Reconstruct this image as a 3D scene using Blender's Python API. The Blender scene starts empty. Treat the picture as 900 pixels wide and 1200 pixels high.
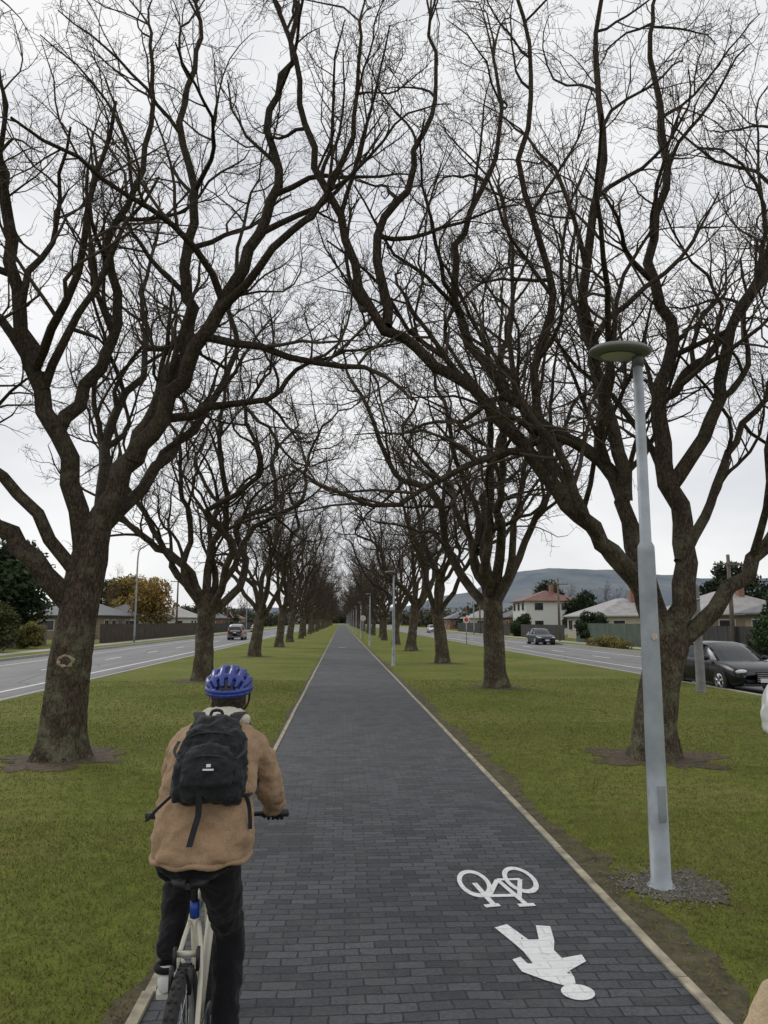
import bpy, bmesh, math, random
import numpy as np
from mathutils import Vector, Matrix, noise
R=math.radians
scene=bpy.context.scene
COL=scene.collection

# ---------------------------------------------------------------- helpers
def link(o,parent=None):
    COL.objects.link(o)
    if parent is not None: o.parent=parent
    return o
def empty(name,loc=(0,0,0),rotz=0,parent=None):
    e=bpy.data.objects.new(name,None); e.location=loc; e.rotation_euler=(0,0,rotz)
    e.empty_display_size=.2
    return link(e,parent)
def meshobj(name,V,F,mat=None,parent=None,smooth=False,mats=None,mi=None):
    me=bpy.data.meshes.new(name); me.from_pydata([tuple(v) for v in V],[],F); me.update()
    if mats:
        for m in mats: me.materials.append(m)
        if mi is not None: me.polygons.foreach_set('material_index',mi)
    elif mat: me.materials.append(mat)
    if smooth: me.polygons.foreach_set('use_smooth',[True]*len(me.polygons))
    return link(bpy.data.objects.new(name,me),parent)

def newmat(name):
    m=bpy.data.materials.new(name); m.use_nodes=True
    nt=m.node_tree; b=nt.nodes['Principled BSDF']; return m,nt,b
def N(nt,t,**kw):
    n=nt.nodes.new(t)
    for k,v in kw.items(): setattr(n,k,v)
    return n
def noise_node(nt,vec,scale,detail=4,rough=.55):
    n=N(nt,'ShaderNodeTexNoise'); n.inputs['Scale'].default_value=scale
    n.inputs['Detail'].default_value=detail; n.inputs['Roughness'].default_value=rough
    if vec is not None: nt.links.new(vec,n.inputs['Vector'])
    return n
def ramp(nt,fac,stops):
    r=N(nt,'ShaderNodeValToRGB'); cr=r.color_ramp
    while len(cr.elements)<len(stops): cr.elements.new(.5)
    for e,(p,c) in zip(cr.elements,stops):
        e.position=p; e.color=(*c,1) if len(c)==3 else c
    nt.links.new(fac,r.inputs['Fac']); return r
def mix(nt,a,b,fac,mode='MIX'):
    m=N(nt,'ShaderNodeMix',data_type='RGBA',blend_type=mode)
    for sock,val in ((m.inputs[6],a),(m.inputs[7],b),(m.inputs[0],fac)):
        if isinstance(val,(int,float)): sock.default_value=val
        elif isinstance(val,tuple): sock.default_value=(*val,1)
        else: nt.links.new(val,sock)
    return m.outputs[2]
def bump(nt,b,h,strength=.3,dist=.02):
    bn=N(nt,'ShaderNodeBump'); bn.inputs['Strength'].default_value=strength
    bn.inputs['Distance'].default_value=dist
    nt.links.new(h,bn.inputs['Height']); nt.links.new(bn.outputs[0],b.inputs['Normal'])
def simple(name,c,rough=.7,var=.25,scale=8,metal=0,bumps=0,bscale=40,coat=0,spec=None,bdist=.01):
    m,nt,b=newmat(name); tc=N(nt,'ShaderNodeTexCoord').outputs['Object']
    n=noise_node(nt,tc,scale)
    lo=tuple(x*(1-var) for x in c); hi=tuple(min(1,x*(1+var)) for x in c)
    r=ramp(nt,n.outputs['Fac'],[(.3,lo),(.7,hi)])
    nt.links.new(r.outputs[0],b.inputs['Base Color'])
    b.inputs['Roughness'].default_value=rough; b.inputs['Metallic'].default_value=metal
    if coat: b.inputs['Coat Weight'].default_value=coat
    if spec is not None: b.inputs['Specular IOR Level'].default_value=spec
    if bumps:
        n2=noise_node(nt,tc,bscale,5); bump(nt,b,n2.outputs['Fac'],bumps,bdist)
    return m

# tube builder -----------------------------------------------------------
def tube(V,F,pts,rad,sides=8,cap=True,jit=None):
    base=len(V); n=len(pts)
    t=(pts[1]-pts[0]).normalized()
    ref=Vector((1,0,0)) if abs(t.x)<.8 else Vector((0,1,0))
    u=(ref-t*ref.dot(t)).normalized()
    cs=[(math.cos(2*math.pi*k/sides),math.sin(2*math.pi*k/sides)) for k in range(sides)]
    for i in range(n):
        if i==0: t=pts[1]-pts[0]
        elif i==n-1: t=pts[-1]-pts[-2]
        else: t=pts[i+1]-pts[i-1]
        if t.length<1e-9: t=Vector((0,0,1))
        t=t.normalized()
        u=(u-t*u.dot(t)).normalized(); w=t.cross(u)
        p=pts[i]; r=rad[i]
        for k,(c,s) in enumerate(cs):
            rr=r if jit is None else r*jit(i,k,p)
            V.append(p+u*(c*rr)+w*(s*rr))
    for i in range(n-1):
        a=base+i*sides; b2=a+sides
        for k in range(sides):
            k2=(k+1)%sides
            F.append((a+k,a+k2,b2+k2,b2+k))
    if cap:
        F.append(tuple(base+k for k in reversed(range(sides))))
        F.append(tuple(base+(n-1)*sides+k for k in range(sides)))
def box(V,F,c,s,rot=None):
    b=len(V); c=Vector(c)
    for x in(-.5,.5):
        for y in(-.5,.5):
            for z in(-.5,.5):
                v=Vector((x*s[0],y*s[1],z*s[2]))
                if rot is not None: v=rot@v
                V.append(c+v)
    for f in ((0,1,3,2),(4,6,7,5),(0,4,5,1),(2,3,7,6),(0,2,6,4),(1,5,7,3)):
        F.append(tuple(b+i for i in f))
def bez(pts,sub=4):
    P=[Vector(p) for p in pts]; out=[]
    for i in range(len(P)-1):
        p0=P[max(i-1,0)];p1=P[i];p2=P[i+1];p3=P[min(i+2,len(P)-1)]
        for k in range(sub):
            t=k/sub
            out.append(.5*((2*p1)+(p2-p0)*t+(2*p0-5*p1+4*p2-p3)*t*t+(3*p1-p0-3*p2+p3)*t**3))
    out.append(P[-1]); return out
def ellipsoid(V,F,c,r,seg=16,rings=10,fn=None):
    b=len(V); c=Vector(c)
    for i in range(rings+1):
        th=math.pi*i/rings
        for k in range(seg):
            ph=2*math.pi*k/seg
            v=Vector((math.sin(th)*math.cos(ph),math.sin(th)*math.sin(ph),math.cos(th)))
            if fn: v=fn(v)
            V.append(c+Vector((v.x*r[0],v.y*r[1],v.z*r[2])))
    for i in range(rings):
        for k in range(seg):
            k2=(k+1)%seg
            F.append((b+i*seg+k,b+(i+1)*seg+k,b+(i+1)*seg+k2,b+i*seg+k2))

# ---------------------------------------------------------------- materials
def grass_mat():
    m,nt,b=newmat('grass_lawn'); tc=N(nt,'ShaderNodeTexCoord').outputs['Object']
    n1=noise_node(nt,tc,.35,5); n2=noise_node(nt,tc,5,6,.7); n3=noise_node(nt,tc,60,4,.7)
    c1=ramp(nt,n1.outputs['Fac'],[(.3,(.125,.155,.026)),(.5,(.175,.20,.042)),(.7,(.22,.215,.065))])
    c2=ramp(nt,n2.outputs['Fac'],[(.25,(.5,.48,.45)),(.5,(.9,.9,.9)),(.75,(1.25,1.2,1.1))])
    c=mix(nt,c1.outputs[0],c2.outputs[0],1.0,'MULTIPLY')
    c3=ramp(nt,n3.outputs['Fac'],[(.3,(.5,.5,.5)),(.7,(1.3,1.3,1.3))])
    c=mix(nt,c,c3.outputs[0],.8,'MULTIPLY')
    n4=noise_node(nt,tc,.9,5,.65)
    f=ramp(nt,n4.outputs['Fac'],[(.56,(0,0,0)),(.75,(.8,.8,.8))])
    c=mix(nt,c,(.15,.12,.055),f.outputs[0])
    nt.links.new(c,b.inputs['Base Color']); b.inputs['Roughness'].default_value=.95
    b.inputs['Specular IOR Level'].default_value=.1
    bump(nt,b,n3.outputs['Fac'],.6,.03); return m
M_grass=grass_mat()
def vcol_mat(name,rough=.8,trans=0):
    m,nt,b=newmat(name); a=N(nt,'ShaderNodeAttribute'); a.attribute_name='Col'
    nt.links.new(a.outputs['Color'],b.inputs['Base Color']); b.inputs['Roughness'].default_value=rough
    b.inputs['Specular IOR Level'].default_value=.2
    return m
M_blade=vcol_mat('grass_blades'); M_leaf=vcol_mat('foliage_leaves'); M_dead=vcol_mat('dead_leaves')
def paver_mat():
    m,nt,b=newmat('charcoal_pavers'); tc=N(nt,'ShaderNodeTexCoord').outputs['Object']
    nw=noise_node(nt,tc,1.3,2); nw2=noise_node(nt,tc,14,3)
    vm=N(nt,'ShaderNodeVectorMath',operation='MULTIPLY_ADD'); nt.links.new(nw.outputs['Color'],vm.inputs[0])
    vm.inputs[1].default_value=(.08,.08,0); nt.links.new(tc,vm.inputs[2])
    vm2=N(nt,'ShaderNodeVectorMath',operation='MULTIPLY_ADD'); nt.links.new(nw2.outputs['Color'],vm2.inputs[0])
    vm2.inputs[1].default_value=(.022,.022,0); nt.links.new(vm.outputs[0],vm2.inputs[2])
    br=N(nt,'ShaderNodeTexBrick'); nt.links.new(vm2.outputs[0],br.inputs['Vector'])
    br.inputs['Scale'].default_value=1; br.inputs['Brick Width'].default_value=.19
    br.inputs['Row Height'].default_value=.095; br.inputs['Mortar Size'].default_value=.0065
    br.inputs['Mortar Smooth'].default_value=.6
    br.inputs['Color1'].default_value=(.030,.034,.041,1); br.inputs['Color2'].default_value=(.076,.082,.094,1)
    br.inputs['Mortar'].default_value=(.014,.0145,.013,1)
    n1=noise_node(nt,tc,.8,5,.6); c1=ramp(nt,n1.outputs['Fac'],[(.25,(.68,.69,.73)),(.75,(1.32,1.3,1.24))])
    c=mix(nt,br.outputs['Color'],c1.outputs[0],1.0,'MULTIPLY')
    n2=noise_node(nt,tc,45,5,.7); c2=ramp(nt,n2.outputs['Fac'],[(.3,(.5,.5,.5)),(.7,(1.5,1.5,1.5))])
    c=mix(nt,c,c2.outputs[0],.8,'MULTIPLY')
    n3=noise_node(nt,tc,3,8,.78); f=ramp(nt,n3.outputs['Fac'],[(.50,(0,0,0)),(.78,(.65,.65,.65))])
    c=mix(nt,c,(.10,.096,.082),f.outputs[0])
    nt.links.new(c,b.inputs['Base Color'])
    rr=ramp(nt,n1.outputs['Fac'],[(.3,(.48,.48,.48)),(.7,(.72,.72,.72))]); nt.links.new(rr.outputs[0],b.inputs['Roughness'])
    b.inputs['Specular IOR Level'].default_value=.42
    mth=N(nt,'ShaderNodeMath',operation='MULTIPLY_ADD'); nt.links.new(br.outputs['Fac'],mth.inputs[0])
    mth.inputs[1].default_value=-1.3; nt.links.new(n2.outputs['Fac'],mth.inputs[2])
    bump(nt,b,mth.outputs[0],.9,.010); return m
M_paver=paver_mat()
def asphalt_mat():
    m,nt,b=newmat('asphalt'); tc=N(nt,'ShaderNodeTexCoord').outputs['Object']
    mp=N(nt,'ShaderNodeMapping'); mp.inputs['Scale'].default_value=(1,.06,1); nt.links.new(tc,mp.inputs[0])
    n1=noise_node(nt,mp.outputs[0],1.2,4); n2=noise_node(nt,tc,30,5,.7)
    c1=ramp(nt,n1.outputs['Fac'],[(.3,(.12,.12,.124)),(.7,(.20,.198,.195))])
    c2=ramp(nt,n2.outputs['Fac'],[(.3,(.8,.8,.8)),(.7,(1.2,1.2,1.2))])
    c=mix(nt,c1.outputs[0],c2.outputs[0],1.0,'MULTIPLY')
    v=N(nt,'ShaderNodeTexVoronoi'); v.feature='DISTANCE_TO_EDGE'; v.inputs['Scale'].default_value=.22; nt.links.new(tc,v.inputs['Vector'])
    cr_=ramp(nt,v.outputs['Distance'],[(.0,(.45,.45,.45)),(.012,(1,1,1))]); c=mix(nt,c,cr_.outputs[0],1.0,'MULTIPLY')
    nt.links.new(c,b.inputs['Base Color'])
    b.inputs['Roughness'].default_value=.8; bump(nt,b,n2.outputs['Fac'],.4,.01); return m
M_asph=asphalt_mat()
M_conc=simple('concrete',(.33,.32,.29),.85,.2,6,bumps=.3)
M_timber_edge=simple('pale_edging',(.34,.30,.22),.85,.45,7,bumps=.3)
M_white=simple('road_paint',(.72,.72,.70),.7,.12,14)
def worn_paint():
    m,nt,b=newmat('worn_white_paint'); tc=N(nt,'ShaderNodeTexCoord').outputs['Object']
    n=noise_node(nt,tc,30,6,.7); r=ramp(nt,n.outputs['Fac'],[(.3,(.5,.5,.49)),(.42,(.76,.76,.75)),(.7,(.84,.84,.83))])
    br=N(nt,'ShaderNodeTexBrick'); nt.links.new(tc,br.inputs['Vector']); br.inputs['Scale'].default_value=1
    br.inputs['Brick Width'].default_value=.19; br.inputs['Row Height'].default_value=.095; br.inputs['Mortar Size'].default_value=.004
    br.inputs['Color1'].default_value=(1,1,1,1); br.inputs['Color2'].default_value=(.95,.95,.95,1); br.inputs['Mortar'].default_value=(.74,.74,.74,1)
    c=mix(nt,r.outputs[0],br.outputs['Color'],1.0,'MULTIPLY')
    nt.links.new(c,b.inputs['Base Color']); b.inputs['Roughness'].default_value=.7; return m
M_worn=worn_paint()
M_dirt=simple('dirt',(.085,.06,.038),.95,.45,9,bumps=.8,bscale=30,bdist=.03)
M_verge=simple('mossy_dirt',(.085,.072,.038),.95,.5,7,bumps=.8,bscale=35,bdist=.03)
M_gravel=simple('gravel',(.115,.102,.08),.9,.5,60,bumps=1,bscale=70,bdist=.02)
def bark_mat():
    m,nt,b=newmat('bark'); tc=N(nt,'ShaderNodeTexCoord').outputs['Object']
    mp=N(nt,'ShaderNodeMapping'); mp.inputs['Scale'].default_value=(1,1,.30); nt.links.new(tc,mp.inputs[0])
    v=N(nt,'ShaderNodeTexVoronoi'); v.feature='DISTANCE_TO_EDGE'; v.inputs['Scale'].default_value=26
    nw=noise_node(nt,mp.outputs[0],9,5,.7); vm=N(nt,'ShaderNodeVectorMath',operation='MULTIPLY_ADD')
    nt.links.new(nw.outputs['Color'],vm.inputs[0]); vm.inputs[1].default_value=(.16,.16,.16); nt.links.new(mp.outputs[0],vm.inputs[2])
    nt.links.new(vm.outputs[0],v.inputs['Vector'])
    n=noise_node(nt,mp.outputs[0],28,6,.75)
    c=ramp(nt,v.outputs['Distance'],[(.0,(.030,.023,.017)),(.10,(.094,.072,.053)),(.35,(.152,.118,.086))])
    c2=ramp(nt,n.outputs['Fac'],[(.3,(.45,.45,.45)),(.7,(1.45,1.45,1.45))])
    c=mix(nt,c.outputs[0],c2.outputs[0],1.0,'MULTIPLY')
    n3=noise_node(nt,tc,2.6,9,.85); f=ramp(nt,n3.outputs['Fac'],[(.49,(0,0,0)),(.60,(.85,.85,.85))])
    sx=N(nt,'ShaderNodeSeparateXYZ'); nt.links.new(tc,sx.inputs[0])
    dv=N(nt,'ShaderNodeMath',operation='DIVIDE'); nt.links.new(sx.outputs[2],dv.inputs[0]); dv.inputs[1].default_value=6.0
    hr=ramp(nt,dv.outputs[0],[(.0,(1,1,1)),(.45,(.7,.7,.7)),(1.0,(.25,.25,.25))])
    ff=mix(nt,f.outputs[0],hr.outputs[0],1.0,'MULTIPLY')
    c=mix(nt,c,(.215,.215,.14),ff)
    # moss low on the trunk
    n4=noise_node(nt,tc,6,6,.7); f4=ramp(nt,n4.outputs['Fac'],[(.5,(0,0,0)),(.66,(.6,.6,.6))])
    lo=ramp(nt,dv.outputs[0],[(.0,(1,1,1)),(.30,(0,0,0))])
    c=mix(nt,c,(.085,.10,.035),mix(nt,f4.outputs[0],lo.outputs[0],1.0,'MULTIPLY'))
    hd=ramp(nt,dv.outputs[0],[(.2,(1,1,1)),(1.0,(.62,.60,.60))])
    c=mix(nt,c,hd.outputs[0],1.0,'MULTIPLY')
    nt.links.new(c,b.inputs['Base Color']); b.inputs['Roughness'].default_value=.92; b.inputs['Specular IOR Level'].default_value=.15
    ad=N(nt,'ShaderNodeMath',operation='ADD'); nt.links.new(v.outputs['Distance'],ad.inputs[0]); nt.links.new(n.outputs['Fac'],ad.inputs[1])
    bump(nt,b,ad.outputs[0],.9,.04); return m
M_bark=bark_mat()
M_twig=simple('twig_bark',(.074,.058,.045),.9,.3,2,spec=.15)
M_scar=simple('cut_wood',(.30,.24,.17),.9,.35,15)
M_galv=simple('galvanised_steel',(.31,.34,.365),.5,.3,3,metal=.35,bumps=.05)
M_dgrey=simple('dark_grey_metal',(.09,.10,.10),.5,.15)
M_black=simple('black_plastic',(.014,.014,.015),.5,.2)
M_rubber=simple('rubber',(.022,.021,.02),.85,.3,30)

# ---------------------------------------------------------------- camera
cam_d=bpy.data.cameras.new('camera'); cam=link(bpy.data.objects.new('camera',cam_d))
cam.location=(0,0,2.0); cam.rotation_euler=(R(98.4),0,R(-3.3))
cam_d.sensor_fit='VERTICAL'; cam_d.sensor_height=36; cam_d.lens=26; cam_d.clip_end=12000; cam_d.clip_start=.05
scene.camera=cam

# ---------------------------------------------------------------- world + sun
w=bpy.data.worlds.new('World'); scene.world=w; w.use_nodes=True; nt=w.node_tree
bg=nt.nodes['Background']; out=nt.nodes['World Output']
sky=N(nt,'ShaderNodeTexSky',sky_type='NISHITA'); sky.sun_disc=False; sky.sun_elevation=R(38); sky.sun_rotation=R(-40)
nt.links.new(sky.outputs[0],bg.inputs['Color']); bg.inputs['Strength'].default_value=.08
tc=N(nt,'ShaderNodeTexCoord').outputs['Generated']
mp=N(nt,'ShaderNodeMapping'); mp.inputs['Scale'].default_value=(1,1,2.6); nt.links.new(tc,mp.inputs[0])
n1=noise_node(nt,mp.outputs[0],2.6,6,.5)
cr=ramp(nt,n1.outputs['Fac'],[(.3,(.74,.755,.79)),(.46,(.86,.87,.89)),(.60,(.97,.97,.975))])
bg2=N(nt,'ShaderNodeBackground'); nt.links.new(cr.outputs[0],bg2.inputs['Color']); bg2.inputs['Strength'].default_value=1.0
ms=N(nt,'ShaderNodeMixShader'); ms.inputs[0].default_value=.93
nt.links.new(bg.outputs[0],ms.inputs[1]); nt.links.new(bg2.outputs[0],ms.inputs[2]); nt.links.new(ms.outputs[0],out.inputs[0])
sd=bpy.data.lights.new('sun','SUN'); sd.energy=1.2; sd.angle=R(25); sd.color=(1,.97,.92)
so=link(bpy.data.objects.new('sun',sd))
az=R(-40); el=R(38)
dirv=Vector((math.sin(az)*math.cos(el),math.cos(az)*math.cos(el),math.sin(el)))
so.rotation_euler=dirv.to_track_quat('Z','Y').to_euler()
scene.view_settings.view_transform='Standard'; scene.view_settings.look='None'; scene.view_settings.exposure=0

# ---------------------------------------------------------------- ground
RZ=-.13
xs=[-4000,-18.3,-18.3,-8.6,-8.6,11.4,11.4,20,20,4000]; zs=[0,0,RZ,RZ,0,0,RZ,RZ,0,0]
ys=[-100,600,4500]
V=[];F=[]
for y in ys:
    for x,z in zip(xs,zs): V.append((x,y,z))
nx=len(xs)
for j in range(len(ys)-1):
    for i in range(nx-1): F.append((j*nx+i,j*nx+i+1,(j+1)*nx+i+1,(j+1)*nx+i))
meshobj('ground',V,F,M_grass)
def strip(name,x0,x1,y0,y1,z,mat,parent=None):
    return meshobj(name,[(x0,y0,z),(x1,y0,z),(x1,y1,z),(x0,y1,z)],[(0,1,2,3)],mat,parent)
strip('road',-18.15,-8.75,-60,900,RZ+.004,M_asph)
strip('road',11.55,19.85,-60,900,RZ+.004,M_asph)
def kerb(x0,x1):
    V=[];F=[]; box(V,F,((x0+x1)/2,420,-.06),(x1-x0,960,.15)); 
    meshobj('kerb',V,F,M_conc)
kerb(-18.32,-18.15);kerb(-8.75,-8.58);kerb(11.38,11.55);kerb(19.85,20.02)
V=[];F=[]
def q(x0,x1,y0,y1,z=RZ+.008):
    b=len(V); V.extend([(x0,y0,z),(x1,y0,z),(x1,y1,z),(x0,y1,z)]); F.append((b,b+1,b+2,b+3))
q(-10.35,-10.22,-20,500); 
for y in range(-20,500,9): q(-13.2,-13.08,y,y+3)
q(-16.4,-16.3,-20,500)
for y in range(-20,500,9): q(15.6,15.72,y,y+3)
q(13.6,13.7,30,500); q(18,18.1,-20,500)
meshobj('road_markings',V,F,M_white)
strip('footpath',-21.4,-19.9,-60,600,.004,M_conc)
strip('footpath',21.6,23.0,-60,600,.004,M_conc)
PX0,PX1=-.99,1.91
strip('paved_path',PX0,PX1,-10,700,.006,M_paver)
def edging(x0,x1):
    V=[];F=[];y=-10;rnd=random.Random(int(x0*10))
    while y<250:
        L=2.4; box(V,F,((x0+x1)/2+rnd.uniform(-.006,.006),y+L/2,.0+rnd.uniform(-.004,.004)),(x1-x0,L-.008,.044)); y+=L
    box(V,F,((x0+x1)/2,y+225,0),(x1-x0,450,.044))
    meshobj('path_edging',V,F,M_timber_edge)
edging(-1.05,-.99); edging(1.91,1.97)

def blob_sheet(name,c,rx,ry,z,mat,seed,n=96,rag=.25,cell=2.5):
    V=[(c[0],c[1],z)];F=[]
    for k in range(n):
        a=2*math.pi*k/n
        r=1+rag*noise.noise(Vector((math.cos(a)*cell+seed,math.sin(a)*cell,seed)))+rag*.5*noise.noise(Vector((math.cos(a)*cell*4+seed,math.sin(a)*cell*4,seed)))
        V.append((c[0]+math.cos(a)*rx*r,c[1]+math.sin(a)*ry*r,z))
    for k in range(n): F.append((0,1+k,1+(k+1)%n))
    return meshobj(name,V,F,mat)
def verge(x_in,sgn,wid,seed,name='dirt_verge'):
    V=[];F=[];n=0
    y=-2
    while y<60:
        o=wid*(.75+.9*noise.noise(Vector((y*.7,seed,0)))+.6*noise.noise(Vector((y*3.1,seed,1))))
        o=max(.04,o)
        V+= [(x_in,y,.004),(x_in+sgn*o,y,.004)]; n+=1; y+=.08
    for i in range(n-1): F.append((2*i,2*i+1,2*i+3,2*i+2))
    meshobj(name,V,F,M_verge)
verge(1.965,1,.28,3.3); verge(-1.045,-1,.12,7.7)
LAMP=(2.45,5.85)
GP=(2.50,5.88)
blob_sheet('gravel_patch',GP,.36,.36,.009,M_gravel,4.4,rag=.6)

tree_pos_L=[(-4.12,11.6),(-4.66,26.0),(-4.9,43.5),(-4.8,59)]
tree_pos_R=[(4.66,11.1),(4.72,22.8),(4.9,36),(4.8,51)]
y=73
while y<420:
    tree_pos_L.append((-4.8+random.Random(y).uniform(-.3,.3),y)); y+=14.5
y=65
while y<420:
    tree_pos_R.append((4.8+random.Random(y).uniform(-.3,.3),y)); y+=14
for i,(x,yy) in enumerate((tree_pos_L[:4]+tree_pos_R[:4])):
    blob_sheet('dirt_circle',(x,yy),.85,.9,.007,M_dirt,i*1.7+.3,rag=.6)

rng=np.random.default_rng(5)
def blades(rects):
    P=[];S=[]
    for (x0,x1,y0,y1,dens,h,wd) in rects:
        n=int((x1-x0)*(y1-y0)*dens)
        x=rng.uniform(x0,x1,n); y=rng.uniform(y0,y1,n)
        keep=np.ones(n,bool)
        for (tx,ty) in tree_pos_L[:2]+tree_pos_R[:2]:
            d=np.hypot((x-tx)/.85,(y-ty)/.95); keep&=(d>rng.uniform(.5,1.25,n))
        d=np.hypot((x-GP[0])/.38,(y-GP[1])/.38); keep&=(d>rng.uniform(.45,1.3,n))
        keep&=~((x>1.9)&(x<1.98+rng.uniform(0,1,n)**2*.6)&(rng.uniform(0,1,n)<.9))
        keep&=~((x<-.98)&(x>-1.055-rng.uniform(0,.1,n)))
        x=x[keep];y=y[keep]
        P.append(np.stack([x,y],1)); S.append(np.tile([h,wd],(len(x),1)))
    P=np.concatenate(P);S=np.concatenate(S);n=len(P)
    a=rng.uniform(0,2*np.pi,n); l=rng.uniform(0,2*np.pi,n)
    h=S[:,0]*rng.uniform(.5,1.3,n); wd=S[:,1]
    V=np.zeros((n,3,3),np.float32)
    V[:,0,0]=P[:,0]-np.cos(a)*wd;V[:,0,1]=P[:,1]-np.sin(a)*wd
    V[:,1,0]=P[:,0]+np.cos(a)*wd;V[:,1,1]=P[:,1]+np.sin(a)*wd
    ln=rng.uniform(.2,1.1,n)*h
    V[:,2,0]=P[:,0]+np.cos(l)*ln;V[:,2,1]=P[:,1]+np.sin(l)*ln;V[:,2,2]=h
    g=rng.uniform(0,1,n)
    X_,Y_=P[:,0],P[:,1]
    big=.5+.5*np.sin(X_*1.3+2*np.sin(Y_*.7))*np.sin(Y_*.9+1.5*np.sin(X_*.9))
    med=.5+.5*np.sin(X_*5.1+2*np.sin(Y_*3.7))*np.sin(Y_*4.3+2*np.sin(X_*3.9))
    g2=np.clip(.40*g+.38*big+.22*med,0,1)
    c=np.stack([.115+.185*g2,.158+.155*g2,.022+.058*g2,np.ones(n)],1)
    dead=rng.uniform(0,1,n)<(.05+.12*(1-med)); c[dead,:3]=[.27,.22,.11]
    c=np.repeat(c,3,0).astype(np.float32)
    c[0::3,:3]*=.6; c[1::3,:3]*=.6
    me=bpy.data.meshes.new('grass'); me.vertices.add(n*3); me.vertices.foreach_set('co',V.ravel())
    me.loops.add(n*3); me.loops.foreach_set('vertex_index',np.arange(n*3,dtype=np.int32))
    me.polygons.add(n); me.polygons.foreach_set('loop_start',np.arange(0,n*3,3,dtype=np.int32))
    me.update(calc_edges=True)
    at=me.color_attributes.new('Col','FLOAT_COLOR','POINT'); at.data.foreach_set('color',c.ravel())
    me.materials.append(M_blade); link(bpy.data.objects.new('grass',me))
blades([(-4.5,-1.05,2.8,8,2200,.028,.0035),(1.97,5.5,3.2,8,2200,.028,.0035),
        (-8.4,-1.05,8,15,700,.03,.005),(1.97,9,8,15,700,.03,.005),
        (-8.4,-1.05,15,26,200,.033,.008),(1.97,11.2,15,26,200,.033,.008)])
def leaf_scatter(name,regions,mat,seed):
    r=np.random.default_rng(seed); V=[];F=[];C=[]
    for (x0,x1,y0,y1,n,s,z) in regions:
        for _ in range(n):
            x=r.uniform(x0,x1);y=r.uniform(y0,y1);a=r.uniform(0,6.28);sz=s*r.uniform(.5,1.3);t=r.uniform(0,.5)
            b=len(V)
            ux,uy=math.cos(a)*sz,math.sin(a)*sz; vx,vy=-uy*.5,ux*.5
            V+=[(x-ux,y-uy,z),(x+vx,y+vy,z+sz*t),(x+ux,y+uy,z+sz*t*.5),(x-vx,y-vy,z+.002)]
            F.append((b,b+1,b+2,b+3)); k=r.uniform(.5,1.4)
            C+= [(.15*k,.10*k,.055*k,1)]*4
    o=meshobj(name,V,F,mat)
    at=o.data.color_attributes.new('Col','FLOAT_COLOR','POINT'); at.data.foreach_set('color',np.array(C,np.float32).ravel())
leaf_scatter('fallen_leaves',[(1.97,3.0,3.5,14,1700,.013,.014),(-8,-1.1,4,16,800,.016,.028),(2.3,8.5,5,18,1200,.016,.028),
    (PX0,PX1,3,30,340,.011,.012),(-5.4,-3.0,10.5,12.7,300,.018,.015),(3.6,5.8,10,12.2,300,.018,.015),(-1.35,-1.05,2.5,14,700,.012,.014),(2.1,3.0,5.3,6.5,160,.014,.016)],M_dead,3)
V=[];F=[];rn=random.Random(8)
for _ in range(900):
    a=rn.uniform(0,6.28);rr=math.sqrt(rn.random())*.36*rn.uniform(.8,1.5)
    c=Vector((GP[0]+math.cos(a)*rr,GP[1]+math.sin(a)*rr,.012)); 
    if c.x<1.98: continue
    s=rn.uniform(.005,.013)
    b=len(V); m=Matrix.Rotation(rn.uniform(0,6),3,Vector((rn.random()-.5,rn.random()-.5,rn.random()-.5)).normalized())
    for d in ((1,0,0),(-1,0,0),(0,.8,0),(0,-.8,0),(0,0,.7),(0,0,-.7)): V.append(c+m@Vector(d)*s*rn.uniform(.8,1.2))
    for f in ((0,2,4),(2,1,4),(1,3,4),(3,0,4),(2,0,5),(1,2,5),(3,1,5),(0,3,5)): F.append(tuple(b+i for i in f))
meshobj('gravel_stones',V,F,simple('stone',(.21,.20,.175),.9,.5,25))

# painted symbols
V=[];F=[]; Z=.011
SY=.985
def flatline(p,q_,wd):
    p=Vector((p[0],p[1]*SY,Z));q2=Vector((q_[0],q_[1]*SY,Z)); d=(q2-p).normalized(); n=Vector((-d.y,d.x,0))*wd/2
    b=len(V); V.extend([p-n,q2-n,q2+n,p+n]); F.append((b,b+1,b+2,b+3))
def ring(c,rx,ry,tx,ty,n=40):
    b=len(V)
    for k in range(n):
        a=2*math.pi*k/n; V.append(Vector((c[0]+math.cos(a)*rx,c[1]*SY+math.sin(a)*ry,Z))); V.append(Vector((c[0]+math.cos(a)*(rx-tx),c[1]*SY+math.sin(a)*(ry-ty),Z)))
    for k in range(n):
        k2=(k+1)%n; F.append((b+2*k,b+2*k2,b+2*k2+1,b+2*k+1))
ring((1.04,6.08),.125,.30,.035,.08); ring((1.41,6.14),.125,.30,.035,.08)
Z=.0113;flatline((1.04,6.08),(1.10,5.62),.04)
Z=.0116;flatline((1.41,6.14),(1.31,5.74),.035)
Z=.0119;flatline((1.09,5.80),(1.31,5.80),.055)
Z=.0122;flatline((1.095,5.78),(1.23,6.14),.038)
Z=.0125;flatline((1.33,5.62),(1.23,6.14),.038)
Z=.0128;flatline((1.23,6.14),(1.41,6.14),.045)
Z=.0131;flatline((1.03,5.60),(1.14,5.62),.055)
Z=.0134;flatline((1.27,5.60),(1.39,5.61),.055)
bs=meshobj('painted_bicycle_symbol',V,F,M_worn)
o=link(bpy.data.objects.new('painted_bicycle_symbol',bs.data)); o.location=(-1.1,52,0)
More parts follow.
